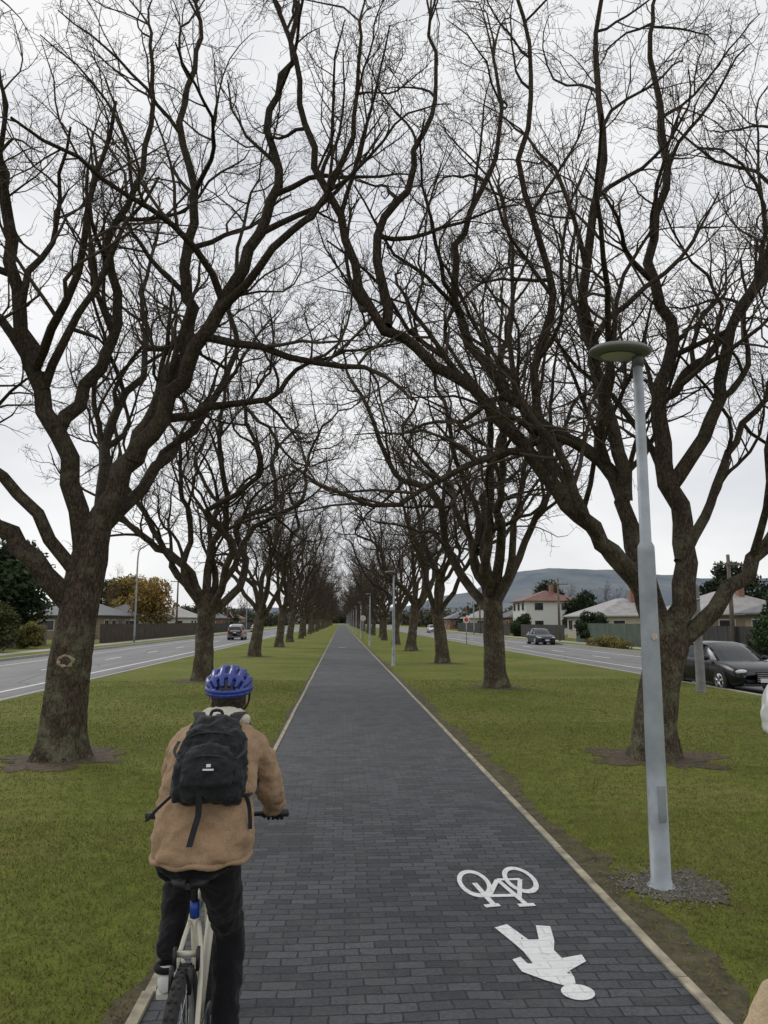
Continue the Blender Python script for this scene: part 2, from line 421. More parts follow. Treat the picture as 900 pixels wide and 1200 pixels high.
ped=[(1.00,5.23),(1.09,5.28),(1.17,5.03),(1.235,5.03),(1.272,5.25),(1.361,5.23),(1.326,5.01),(1.285,4.87),(1.303,4.76),(1.431,4.80),(1.430,4.71),(1.301,4.60),(1.30,4.51),(1.285,4.44),(1.22,4.42),(1.132,4.49),(1.029,4.60),(1.01,4.76),(1.065,4.79),(1.085,4.70),(1.115,4.70),(1.10,4.86),(1.07,4.98)]
bm=bmesh.new(); vs=[bm.verts.new((x*1.025,y*SY,.011)) for x,y in ped]; bm.faces.new(vs)
hv=[bm.verts.new((1.300+.090*math.cos(a*math.pi/12),4.345*SY+.088*math.sin(a*math.pi/12),.0116)) for a in range(24)]; bm.faces.new(hv)
bmesh.ops.triangulate(bm,faces=bm.faces[:])
me=bpy.data.meshes.new('painted_pedestrian_symbol'); bm.to_mesh(me); me.materials.append(M_worn)
link(bpy.data.objects.new('painted_pedestrian_symbol',me))

# ---------------------------------------------------------------- trees
class TreeB:
    def __init__(s,seed,minr=.004,dens=1.0,nch=(8,7,6,4),maxl=5):
        s.V=[];s.F=[];s.tw=0;s.rn=random.Random(seed);s.minr=minr;s.dens=dens;s.fi=[];s.nch=nch;s.maxl=maxl
    def rv(s):
        g=s.rn.gauss; return Vector((g(0,1),g(0,1),g(0,1)))
    #        nseg wander up  nch  ang      lr        rr   sides
    LV={1:(9,.24,.08,8,(30,60),(.38,.58),.62,8),
        2:(9,.33,.08,7,(30,66),(.40,.62),.60,6),
        3:(6,.40,.06,6,(30,66),(.42,.66),.60,4),
        4:(4,.44,.05,4,(30,72),(.42,.68),.62,3),
        5:(3,.48,.04,0,(0,0),(0,0),.6,3)}
    def addtube(s,pts,rad,sides,twig):
        f0=len(s.F); tube(s.V,s.F,pts,rad,sides,cap=False)
        s.fi+= [1 if twig else 0]*(len(s.F)-f0)
    def children(s,pts,rad,L,lvl,t0=.22,nch=None,lscale=1,rscale=1):
        cfg=s.LV[lvl]; rn=s.rn
        n=nch if nch is not None else s.nch[lvl-1]
        n=int(n*s.dens+rn.random())
        for k in range(n):
            t=t0+(1-t0)*(k+rn.random())/n
            i=min(int(t*(len(pts)-1)),len(pts)-2); f=t*(len(pts)-1)-i
            p=pts[i].lerp(pts[i+1],f); r=rad[i]*(1-f)+rad[i+1]*f
            d=(pts[i+1]-pts[i]).normalized()
            a=R(rn.uniform(*cfg[4]))
            pr=s.rv(); pr.z+=.3; pr=(pr-d*pr.dot(d)).normalized()
            cd=d*math.cos(a)+pr*math.sin(a)
            cl=L*rn.uniform(*cfg[5])*(1.15-.55*t)*lscale
            s.grow(p,cd,cl,max(s.minr,min(r*cfg[6],cl*.0205+.001)*rscale),lvl+1)
    def grow(s,p,d,L,r,lvl):
        cfg=s.LV[lvl]; rn=s.rn; n=cfg[0]
        pts=[p.copy()];rad=[r]; step=L/n; d=d.copy(); bend=s.rv()*.10
        for i in range(n):
            if i==n//2: bend=s.rv()*.10
            d=(d+s.rv()*cfg[1]*.55+bend+Vector((0,0,cfg[2]))).normalized()
            if p.z<2.6 and d.z<0: d.z*=-.4; d.normalize()
            p=p+d*step; pts.append(p); t=(i+1)/n
            rad.append(max(s.minr*.65,r*(1-.72*t)))
        s.addtube(pts,rad,cfg[7],lvl>=3)
        if lvl<s.maxl: s.children(pts,rad,L,lvl)
    def limb(s,ctrl,r0,r1,nch=None,L2=None,t0=.2,cut=4):
        pts=bez(ctrl,cut); n=len(pts)
        for i in range(1,n-1): pts[i]=pts[i]+s.rv()*.04
        Ls=sum((pts[i+1]-pts[i]).length for i in range(n-1))
        rad=[r0+(r1-r0)*(i/(n-1))**.8 for i in range(n)]
        s.addtube(pts,rad,10,False)
        s.children(pts,rad,L2 or 7.5,1,t0=t0,nch=nch if nch is not None else int(Ls*.9))
        d=(pts[-1]-pts[-2]).normalized()
        for _ in range(3): s.grow(pts[-1],(d+s.rv()*.35).normalized(),2.2,r1*.8,3)
    def trunk(s,ctrl,rads,seed):
        pts=bez(ctrl,8); n=len(pts); rr=[]
        m=len(rads)-1
        for i in range(n):
            t=i/(n-1)*m; k=min(int(t),m-1); rr.append(rads[k]*(1-(t-k))+rads[k+1]*(t-k))
        z0=pts[0].z
        def jit(i,k,p):
            a=2*math.pi*k/32; h=p.z-z0
            fl=1+ .28*math.exp(-h*3.5)*(1+ .8*math.sin(a*5+seed))
            return fl*(1+.16*noise.noise(Vector((math.cos(a)*1.6,math.sin(a)*1.6,p.z*1.1+seed)))+.09*noise.noise(Vector((math.cos(a)*5,math.sin(a)*5,p.z*2.5+seed))))
        f0=len(s.F); tube(s.V,s.F,pts,rr,32,cap=True,jit=jit); s.fi+=[0]*(len(s.F)-f0)
    def mesh(s,name):
        me=bpy.data.meshes.new(name); me.from_pydata([tuple(v) for v in s.V],[],s.F); me.update()
        me.materials.append(M_bark); me.materials.append(M_twig)
        me.polygons.foreach_set('material_index',s.fi)
        me.polygons.foreach_set('use_smooth',[True]*len(me.polygons)); return me
HN=(8,7,6,3)
def heroL():
    T=TreeB(11,.0040,1.0,HN)
    T.trunk([(-4.12,11.6,-.1),(-4.12,11.6,.5),(-4.08,11.6,1.3),(-4.0,11.6,2.1),(-3.9,11.6,2.9),(-3.76,11.6,3.6)],[.37,.32,.285,.28,.28,.20],1.0)
    T.limb([(-3.9,11.6,3.0),(-3.42,11.6,4.35),(-3.08,11.7,5.1),(-2.77,11.9,6.1),(-2.6,12.1,7.0),(-2.8,12.3,8.1),(-2.65,12.4,9.3),(-3.0,12.5,10.9),(-2.8,12.8,12.7),(-2.9,12.9,13.8)],.20,.03)
    T.limb([(-3.3,11.6,4.5),(-2.7,11.4,5.45),(-2.1,11.2,6.5),(-1.5,11.1,7.8),(-1.1,11.2,9.0),(-1.25,11.3,10.4),(-.85,11.4,11.8),(-1.0,11.5,13.2)],.155,.03)
    T.limb([(-3.1,11.7,5.0),(-2.25,12.1,5.5),(-1.35,12.5,5.85),(-.6,12.8,6.6),(.6,13.0,7.0)],.09,.02,nch=7,L2=4.5)
    T.limb([(-3.95,11.6,3.0),(-4.25,11.4,4.5),(-4.75,11.3,5.8),(-5.1,11.2,7.1),(-5.35,11.1,8.7),(-5.8,11.0,10.3),(-6.1,10.9,12.4),(-6.2,10.9,13.6)],.175,.03)
    T.limb([(-4.4,11.4,4.9),(-4.0,11.9,6.1),(-3.85,12.3,7.3),(-4.15,12.5,8.7),(-3.7,12.7,10.2),(-3.6,12.9,12.0),(-3.8,13,13.4)],.12,.028)
    T.limb([(-4.0,11.6,2.1),(-4.6,11.4,2.9),(-5.35,11.2,3.65),(-6.3,10.9,4.3),(-7.4,10.7,5.8),(-7.8,10.5,7.6),(-8.4,10.4,9.4)],.19,.03)
    T.limb([(-4.0,11.5,2.7),(-4.8,11.2,3.9),(-5.9,11.0,4.9),(-6.8,10.8,6.6),(-7.0,10.7,8.6),(-7.6,10.6,10.6)],.11,.028)
    T.limb([(-3.9,11.7,3.0),(-4.1,12.7,4.3),(-4.4,14.0,5.8),(-4.2,15.4,7.4),(-4.6,16.4,9.4),(-4.5,17.0,11.6)],.14,.03)
    T.limb([(-3.9,11.7,3.2),(-3.2,12.7,4.6),(-2.7,14.0,5.9),(-2.3,15.2,7.7),(-2.5,15.9,9.8),(-2.2,16.3,12)],.12,.03)
    T.limb([(-4.6,11.3,5.5),(-5.3,11.6,6.5),(-6.4,12.0,7.7),(-6.9,12.5,9.5),(-7.5,12.8,11.3)],.10,.025)
    T.limb([(-2.0,11.2,6.7),(-1.3,10.6,7.3),(-.3,10.2,8.2),(.1,10.0,9.4),(.2,9.9,10.9)],.08,.022,L2=5.5)
    return T
def heroR():
    T=TreeB(23,.0040,1.0,HN)
    T.trunk([(4.66,11.1,-.1),(4.68,11.1,.4),(4.78,11.1,1.0),(4.92,11.1,1.6),(5.02,11.1,2.1)],[.34,.30,.28,.30,.20],2.0)
    T.limb([(4.88,11.1,1.35),(4.5,11.0,2.5),(3.95,10.9,3.2),(3.2,10.8,4.0),(2.55,10.8,4.85),(1.75,10.7,5.7),(.6,10.6,6.4),(.0,10.5,7.7),(-.5,10.4,9.2),(-.75,10.4,10.6),(-1.3,10.4,12.2)],.165,.03)
    T.limb([(.65,10.6,6.4),(.55,10.7,7.9),(1.1,10.9,9.2),(1.5,11.1,10.6),(1.45,11.3,12.3)],.085,.025,L2=6)
    T.limb([(4.88,11.15,1.5),(4.62,11.3,2.9),(4.45,11.4,4.05),(4.0,11.5,4.7),(2.95,11.7,5.5),(2.3,11.8,6.4),(1.85,12.0,7.8),(2.3,12.2,9.3),(2.85,12.3,10.8),(2.8,12.5,12.6)],.155,.03)
    T.limb([(4.5,11.4,3.9),(4.3,11.2,5.0),(3.95,11.1,6.4),(3.9,11.0,7.8),(4.25,11.0,9.6),(4.2,11.0,11.5),(4.4,11,13)],.13,.03)
    T.limb([(5.0,11.1,1.7),(5.33,11.2,2.95),(5.22,11.3,4.15),(5.15,11.4,5.5),(5.5,11.5,6.65),(5.3,11.7,8.1),(5.7,11.8,10.1),(5.6,12,12.3),(5.8,12,13.6)],.20,.03)
    T.limb([(4.95,11.1,1.45),(5.9,10.9,2.5),(6.6,10.8,3.35),(7.6,10.6,4.4),(8.4,10.5,6.3),(9.0,10.3,8.3),(9.3,10.2,10.3)],.15,.03)
    T.limb([(5.2,11.3,4.1),(5.9,11.1,5.2),(6.25,11.0,6.65),(7.0,10.9,8.1),(7.4,10.8,10.1),(7.3,10.7,12)],.13,.03)
    T.limb([(5.15,11.4,5.4),(6.0,11.8,6.3),(6.9,12.2,7.2),(7.9,12.5,8.6),(8.4,12.8,10.5)],.10,.028)
    T.limb([(5.25,11.2,2.9),(6.0,11.6,3.9),(6.7,12.0,5.1),(7.6,12.3,6.2),(8.2,12.5,8.0)],.10,.028)
    T.limb([(4.95,11.2,1.6),(5.1,12.2,3.2),(4.9,13.4,5.0),(5.3,14.6,7.0),(5.1,15.4,9.2),(5.4,15.9,11.4)],.14,.03)
    T.limb([(4.95,11.2,1.9),(4.3,12.4,3.6),(3.7,13.6,5.4),(3.4,14.5,7.4),(3.7,15.1,9.6),(3.5,15.5,11.8)],.11,.03)
    T.limb([(3.2,10.8,4.0),(2.9,10.6,5.4),(3.2,10.4,6.9),(2.7,10.2,8.4),(2.9,10.2,10.4),(2.6,10.2,12.2)],.085,.025,L2=6)
    return T
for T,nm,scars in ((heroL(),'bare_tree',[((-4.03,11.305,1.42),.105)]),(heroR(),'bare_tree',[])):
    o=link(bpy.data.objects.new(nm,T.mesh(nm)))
    for c,r in scars:
        V=[];F=[]; 
        pts=[Vector((c[0]+math.cos(a*math.pi/12)*r*(1+.12*math.sin(a*1.9)),c[1]+.012*math.sin(a*1.7),c[2]+math.sin(a*math.pi/12)*r*.72*(1+.1*math.sin(a*1.3)))) for a in range(24)]; pts.append(pts[0])
        tube(V,F,pts,[.024+.008*math.sin(i*1.6) for i in range(25)],8)
        meshobj('knot_rim',V,F,M_scar,o,True)
        V=[];F=[]; ellipsoid(V,F,(c[0],c[1]+.015,c[2]),(r*.85,.03,r*.6)); meshobj('knot',V,F,M_bark,o,True)
def generic(seed,light=False):
    T=TreeB(seed,.0125 if light else .0070,1.0,(8,6,5,0) if light else (8,6,5,3),4 if light else 5); rn=T.rn
    h=rn.uniform(2.2,2.8); lx,ly=rn.uniform(-.25,.25),rn.uniform(-.2,.2)
    T.trunk([(0,0,-.1),(0,0,.5),(lx*.4,ly*.4,1.3),(lx,ly,h),(lx*1.3,ly*1.3,h+.5)],[.35,.31,.28,.28,.2],seed)
    n=rn.choice([7,8]); a0=rn.uniform(0,6)
    for k in range(n):
        a=a0+2*math.pi*k/n+rn.uniform(-.3,.3)
        spread=rn.uniform(4.0,6.0) if k%3 else rn.uniform(1.2,2.8)
        top=rn.uniform(10,12.8) if spread<4.5 else rn.uniform(8.5,11.2)
        pts=[(lx*.9,ly*.9,h-.2+rn.uniform(-.4,.4))]
        for j in range(1,7):
            t=j/6; rr=spread*(t**.85)*(1 if t<.7 else 1-.1*(t-.7)); zz=h+(top-h)*t
            aa=a+rn.uniform(-.12,.12)*1.5
            pts.append((lx+math.cos(aa)*rr+rn.uniform(-.45,.45),ly+math.sin(aa)*rr+rn.uniform(-.45,.45),zz+rn.uniform(-.4,.4)))
        T.limb(pts,rn.uniform(.12,.17),.025,L2=7)
    return T.mesh('bare_tree')
variants=[generic(s) for s in (3,8,15,42)]
lights=[generic(s,True) for s in (5,9,27)]
rn=random.Random(77)
def put_tree(x,y,s=1,k=None,zrot=None):
    me=variants[(k or 0)%4] if y<75 else lights[rn.randrange(3)]
    o=link(bpy.data.objects.new('bare_tree',me))
    o.location=(x,y,0); o.rotation_euler=(0,0,zrot if zrot is not None else rn.uniform(0,6.28)); o.scale=(s,s,s*rn.uniform(.95,1.05))
for lst in (tree_pos_L[1:],tree_pos_R[1:]):
    for i,(x,yy) in enumerate(lst): put_tree(x,yy,rn.uniform(.95,1.08),k=i%4)
for x,yy,s in ((-36,112,.75),(-50,140,.8),(34,120,.6),(46,150,.7),(62,170,.8),(-70,220,.9),(38,190,.7),(-30,230,.8),(28,260,.7),(52,95,.55)):
    put_tree(x,yy,s)

# ---------------------------------------------------------------- foliage masses
def foliage(name,lumps,n,size,col,seed,trunk=None,var=.5):
    r=np.random.default_rng(seed)
    L=np.array(lumps,float); vol=(L[:,3]*L[:,4]*L[:,5])**(2/3); p=vol/vol.sum()
    idx=r.choice(len(L),n,p=p); d=r.normal(size=(n,3)); d/=np.linalg.norm(d,axis=1)[:,None]
    rad=r.uniform(.72,1.08,n)[:,None]
    bumpy=1+.18*np.sin(d[:,0]*7+idx)*np.sin(d[:,1]*6+idx*2)*np.sin(d[:,2]*6)
    c=L[idx,:3]+d*L[idx,3:6]*rad*bumpy[:,None]
    c[:,2]=np.maximum(c[:,2],.05)
    u=r.normal(size=(n,3));u/=np.linalg.norm(u,axis=1)[:,None]
    v=np.cross(u,d+.4*r.normal(size=(n,3)));v/=np.linalg.norm(v,axis=1)[:,None]
    s=size*r.uniform(.5,1.3,n)[:,None]
    V=np.stack([c-u*s,c+v*s*.5,c+u*s,c-v*s*.5],1).astype(np.float32)
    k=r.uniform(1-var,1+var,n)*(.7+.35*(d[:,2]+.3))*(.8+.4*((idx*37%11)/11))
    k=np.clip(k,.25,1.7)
    C=np.ones((n,4));C[:,:3]=np.array(col)[None]*k[:,None]; C=np.repeat(C,4,0).astype(np.float32)
    me=bpy.data.meshes.new(name); me.vertices.add(n*4);me.vertices.foreach_set('co',V.ravel())
    me.loops.add(n*4);me.loops.foreach_set('vertex_index',np.arange(n*4,dtype=np.int32))
    me.polygons.add(n);me.polygons.foreach_set('loop_start',np.arange(0,n*4,4,dtype=np.int32))
    me.update(calc_edges=True)
    at=me.color_attributes.new('Col','FLOAT_COLOR','POINT');at.data.foreach_set('color',C.ravel())
    me.materials.append(M_leaf); o=link(bpy.data.objects.new(name,me))
    if trunk:
        V=[];F=[];tube(V,F,bez([(trunk[0],trunk[1],-.1),(trunk[0]+.1,trunk[1],trunk[2]*.5),(trunk[0],trunk[1],trunk[2])],4),[trunk[3]*(1-.06*i) for i in range(9)],8)
        meshobj('trunk',V,F,M_bark,o,True)
    return o
def lumpy(cx,cy,rx,ry,z0,z1,n,seed,lr=.45):
    r=random.Random(seed);out=[]
    for _ in range(n):
        a=r.uniform(0,6.28);q_=math.sqrt(r.random())*.7; t=r.random()
        z=z0+(z1-z0)*t; k=(1-.5*abs(2*t-.8)); s=lr*min(rx,ry)*r.uniform(.7,1.2)
        out.append((cx+math.cos(a)*rx*q_*k,cy+math.sin(a)*ry*q_*k,z,s,s,s*.8))
    return out
DG=(.03,.048,.018)
foliage('evergreen_tree',lumpy(-30,68,5,5,2.5,8,16,1),7000,.30,DG,1,(-30,68,5,.3))
foliage('evergreen_tree',lumpy(-36,66,5,5,2.5,9.2,16,2),7000,.30,(.025,.038,.017),2,(-36,66,5,.3))
foliage('willow_tree',lumpy(-25.5,101,3.6,3.6,1.8,6.6,16,4,.5),7000,.2,(.30,.20,.06),4,(-25.5,101,4,.25),.35)
foliage('willow_tree',lumpy(-36,130,5,5,1.5,8.5,16,34),6000,.3,(.24,.18,.06),34,(-36,130,4,.3),.35)
foliage('bush',lumpy(-22.5,50,1.8,2.5,.5,2.6,10,5),5000,.11,(.07,.08,.022),5)
foliage('bush',lumpy(-23.5,43,2,2.5,.5,2.9,10,6),5000,.11,(.045,.065,.02),6)
foliage('bush',lumpy(-23,57,1.3,2,.4,1.8,8,7),3500,.1,(.15,.14,.04),7)
foliage('hedge',lumpy(-22.6,66,.8,4,.3,1.5,24,8,.9),5000,.1,(.045,.06,.02),8)
foliage('bush',lumpy(24.5,100,2,3,.5,2.8,10,9),4000,.15,(.03,.05,.018),9)
foliage('evergreen_tree',lumpy(33,100,3,3,1,5.5,14,10),5000,.22,(.025,.04,.016),10,(33,100,3,.2))
foliage('bush',lumpy(24.2,71,1.6,2,.5,2.6,10,11),4000,.13,(.032,.05,.018),11)
foliage('conifer_tree',[(24.3,40.5,.8+i*.55,1.5-i*.27,1.5-i*.27,.7) for i in range(5)],6000,.11,(.045,.08,.027),12,(24.3,40.5,2.5,.12))
foliage('bush',lumpy(24.5,36,1.4,2,.4,2.1,9,13),4000,.1,(.04,.065,.02),13)
foliage('hedge',lumpy(20.9,57,.45,8,.1,.55,40,14,1.0),4500,.07,(.19,.16,.05),14)
foliage('evergreen_tree',lumpy(46,85,4,4,2,8,14,15),6000,.3,(.022,.033,.015),15,(46,85,4,.3))
foliage('evergreen_tree',lumpy(38,135,4,4,2,8,14,16),5000,.35,(.03,.038,.018),16,(38,135,4,.3))
foliage('evergreen_tree',lumpy(-44,150,5,5,2,9,14,17),5000,.4,(.03,.04,.018),17,(-44,150,4,.3))
lump=[];r_=random.Random(4)
for _ in range(420):
    x=r_.uniform(-420,480); 
    if abs(x)<9: continue
    yy=r_.uniform(330,560) if abs(x)>25 else r_.uniform(480,620)
    h=r_.uniform(3,6.5); lump.append((x,yy,h*.7,h*r_.uniform(.8,1.5),h,h*.85))
foliage('distant_trees',lump,42000,1.3,(.085,.076,.058),20)
lump=[]
for _ in range(120):
    sg=r_.choice((-1,1)); x=sg*r_.uniform(27,75)+2; yy=r_.uniform(150,340); h=r_.uniform(2,4.5); lump.append((x,yy,h*.7,h*.9,h*.9,h*.8))
foliage('distant_trees',lump,24000,.6,(.055,.058,.036),21)
foliage('distant_trees',[(r_.uniform(-16,18),r_.uniform(640,700),r_.uniform(2,8),4,4,4) for _ in range(36)],7000,1.0,(.09,.076,.06),22)

# ---------------------------------------------------------------- hills
V=[];F=[]
prof=[(-3000,60),(-1500,70),(-600,50),(200,60),(450,105),(560,150),(680,190),(770,205),(900,198),(1050,190),(1200,172),(1350,162),(1500,165),(1700,180),(2000,200),(2600,160),(3400,90)]
def ph(x):
    for (a,b),(c,d) in zip(prof,prof[1:]):
        if a<=x<=c:
            t=(x-a)/(c-a); t=t*t*(3-2*t); return b+(d-b)*t
    return 60
NX,NY=240,28
for j in range(NY+1):
    t=j/NY; y=1700+1500*t; s=math.sin(min(t/.7,1)*math.pi/2)**1.6 if t<.7 else 1-.4*(t-.7)/.3
    for i in range(NX+1):
        x=-3000+6400*i/NX
        nz=noise.fractal(Vector((x*.0045,y*.0045,1)),1.0,2.1,5)*26*s*(1.1-s*.75)+noise.noise(Vector((x*.008,y*.008,5)))*6*s
        V.append((x*(.75+.25*y/2750),y,-6+ph(x)*s+nz))
for j in range(NY):
    for i in range(NX):
        a=j*(NX+1)+i;F.append((a,a+1,a+NX+2,a+NX+1))
m,nt,b=newmat('hillside_painted_haze'); tc=N(nt,'ShaderNodeTexCoord').outputs['Object']
n=noise_node(nt,tc,.006,7,.65); r2=ramp(nt,n.outputs['Fac'],[(.35,(.12,.145,.175)),(.5,(.155,.18,.205)),(.65,(.195,.21,.22))])  # blue-grey stops carry the distance haze, painted into the base colour
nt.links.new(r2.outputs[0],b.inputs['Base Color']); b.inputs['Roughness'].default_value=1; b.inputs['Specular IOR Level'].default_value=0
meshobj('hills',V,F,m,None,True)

# ---------------------------------------------------------------- path lamps
M_lhead=simple('lamp_head_grey',(.13,.135,.12),.45,.15);M_lens=simple('lens_glass',(.45,.46,.44),.25,.05);M_stick=simple('sticker',(.5,.4,.33),.5,.4,60)
def path_lamp(x,y):
    e=empty('street_lamp',(x,y,0)); e.rotation_euler=(0,R(.4),random.Random(y).uniform(-.1,.1))
    V=[];F=[]
    tube(V,F,[Vector((0,0,z)) for z in (-.02,.015,.0151,.05,.0501,1.0,2.55,2.60,2.64,4.17)],[.105,.105,.082,.082,.076,.074,.068,.066,.046,.040],20)
    meshobj('pole',V,F,M_galv,e,True)
    V=[];F=[]
    box(V,F,(0,-.074,.62),(.06,.012,.26)); meshobj('service_door',V,F,M_galv,e)
    V=[];F=[]
    prof=[(.0,.0),(.10,-.005),(.24,.008),(.272,.026),(.272,.038),(.24,.066),(.15,.09),(0,.10)]
    seg=28
    for (r,z) in prof:
        for k in range(seg):
            a=2*math.pi*k/seg; V.append((-.15+math.cos(a)*r*.98,math.sin(a)*r*.72,4.21+z))
    for i in range(len(prof)-1):
        for k in range(seg):
            k2=(k+1)%seg;F.append((i*seg+k,i*seg+k2,(i+1)*seg+k2,(i+1)*seg+k))
    meshobj('lamp_head',V,F,M_lhead,e,True)
    V=[];F=[]; tube(V,F,[Vector((0,0,4.12)),Vector((0,0,4.25))],[.05,.045],16); meshobj('collar',V,F,M_dgrey,e,True)
    V=[];F=[]
    for k in range(20):
        a=2*math.pi*k/20; V.append((-.17+math.cos(a)*.15,math.sin(a)*.11,4.203))
    F.append(tuple(range(20))); meshobj('lens',V,F,M_lens,e)
    V=[];F=[]; tube(V,F,[Vector((.0,-.070,1.88)),Vector((0,-.078,1.88))],[.026,.026],14); meshobj('number_sticker',V,F,M_stick,e)
path_lamp(*LAMP)
for k in range(1,12): path_lamp(2.40,5.9+28.3*k)

def tall_lamp(x,y,h,arm,sgn):
    e=empty('street_lamp',(x,y,0)); V=[];F=[]
    pts=bez([(0,0,0),(0,0,h*.5),(0,0,h*.86),(sgn*arm*.12,0,h*.95),(sgn*arm*.5,0,h*.995),(sgn*arm,0,h)],5)
    n=len(pts); tube(V,F,pts,[.10-.06*i/(n-1) for i in range(n)],10); meshobj('pole',V,F,M_galv,e,True)
    V=[];F=[]; ellipsoid(V,F,(sgn*(arm+.25),0,h),(.38,.14,.08)); meshobj('lamp_head',V,F,M_galv,e,True)
tall_lamp(-20.0,74,9.6,2.4,1); tall_lamp(-20,118,9.6,2.4,1)
tall_lamp(-20,160,9.6,2.4,1); tall_lamp(20.6,115,9.4,2.2,-1)

M_wood=simple('weathered_wood',(.14,.115,.09),.9,.35,4,bumps=.3)
def utility_pole(x,y,h,ax=True):
    e=empty('utility_pole',(x,y,0)); V=[];F=[]
    tube(V,F,[Vector((0,0,0)),Vector((0,0,h))],[.15,.10],10); meshobj('pole',V,F,M_wood,e,True)
    V=[];F=[]; box(V,F,(0,-.14,h-.6),(2.0,.1,.1))
    for k in (-.9,-.45,.45,.9): tube(V,F,[Vector((k,-.14,h-.55)),Vector((k,-.14,h-.4))],[.04,.025],6)
    meshobj('crossarm',V,F,M_wood,e)
utility_pole(23.4,43.5,6.0); utility_pole(22.5,76,6.4); utility_pole(-22.5,104,8); utility_pole(22.5,120,7);utility_pole(-22.5,150,8)
e=empty('signal_post',(10.25,21.0,0)); V=[];F=[]
tube(V,F,[Vector((0,0,-.02)),Vector((0,0,.02)),Vector((0,0,.03)),Vector((0,0,3.0)),Vector((0,0,3.08))],[.15,.15,.13,.11,.06],14)
meshobj('pole',V,F,simple('weathered_concrete',(.16,.16,.15),.85,.25,5),e,True)
V=[];F=[]; tube(V,F,[Vector((0,0,2.6)),Vector((0,0,2.66))],[.125,.125],14); meshobj('band',V,F,M_galv,e,True)
def sign(x,y,h,col,r=.28,name='traffic_sign'):
    e=empty(name,(x,y,0)); V=[];F=[]; tube(V,F,[Vector((0,0,0)),Vector((0,0,h))],[.035,.035],8); meshobj('post',V,F,M_galv,e,True)
    V=[];F=[]; tube(V,F,[Vector((0,-.05,h-r)),Vector((0,-.06,h-r))],[r,r],20); meshobj('sign_face',V,F,M_white,e)
    V=[];F=[]; tube(V,F,[Vector((0,-.062,h-r)),Vector((0,-.066,h-r))],[r*.7,r*.7],20); meshobj('sign_symbol',V,F,simple('sign_col',col,.5,.1),e)
sign(2.3,78,2.6,(.5,.5,.5)); sign(10.8,64,2.4,(.5,.06,.04))

# ---------------------------------------------------------------- houses and fences
M_glass=simple('window_glass',(.03,.035,.04),.12,.2)
M_trim=simple('white_trim',(.62,.61,.58),.6,.08)
def corrug(name,c):
    m,nt,b=newmat(name); tc=N(nt,'ShaderNodeTexCoord').outputs['Object']
    wv=N(nt,'ShaderNodeTexWave'); wv.bands_direction='X'; wv.inputs['Scale'].default_value=2.2; nt.links.new(tc,wv.inputs[0])
    n=noise_node(nt,tc,1.5); r=ramp(nt,n.outputs['Fac'],[(.3,tuple(x*.75 for x in c)),(.7,tuple(x*1.2 for x in c))])
    nt.links.new(r.outputs[0],b.inputs['Base Color']); b.inputs['Roughness'].default_value=.6; bump(nt,b,wv.outputs['Fac'],.5,.04); return m
def brickm(name,c1,c2):
    m,nt,b=newmat(name); tc=N(nt,'ShaderNodeTexCoord').outputs['Object']
    sx=N(nt,'ShaderNodeSeparateXYZ');nt.links.new(tc,sx.inputs[0]); ad=N(nt,'ShaderNodeMath',operation='ADD')
    nt.links.new(sx.outputs[0],ad.inputs[0]);nt.links.new(sx.outputs[1],ad.inputs[1])
    cx=N(nt,'ShaderNodeCombineXYZ');nt.links.new(ad.outputs[0],cx.inputs[0]);nt.links.new(sx.outputs[2],cx.inputs[1])
    br=N(nt,'ShaderNodeTexBrick');nt.links.new(cx.outputs[0],br.inputs['Vector']);br.inputs['Scale'].default_value=1
    br.inputs['Brick Width'].default_value=.24;br.inputs['Row Height'].default_value=.085;br.inputs['Mortar Size'].default_value=.006
    br.inputs['Color1'].default_value=(*c1,1);br.inputs['Color2'].default_value=(*c2,1);br.inputs['Mortar'].default_value=(.25,.24,.22,1)
    nt.links.new(br.outputs['Color'],b.inputs['Base Color']);b.inputs['Roughness'].default_value=.9;return m
M_brick=brickm('red_brick',(.20,.085,.055),(.27,.12,.08)); M_cream=simple('cream_weatherboard',(.44,.40,.33),.8,.08)
M_bwhite=simple('white_weatherboard',(.60,.60,.58),.8,.08); M_tan=brickm('tan_brick',(.20,.155,.11),(.26,.20,.145))
RF={'grey':corrug('grey_roof',(.11,.115,.125)),'dark':corrug('dark_roof',(.06,.06,.065)),'light':corrug('light_roof',(.30,.29,.28)),'red':corrug('red_roof',(.16,.07,.05))}
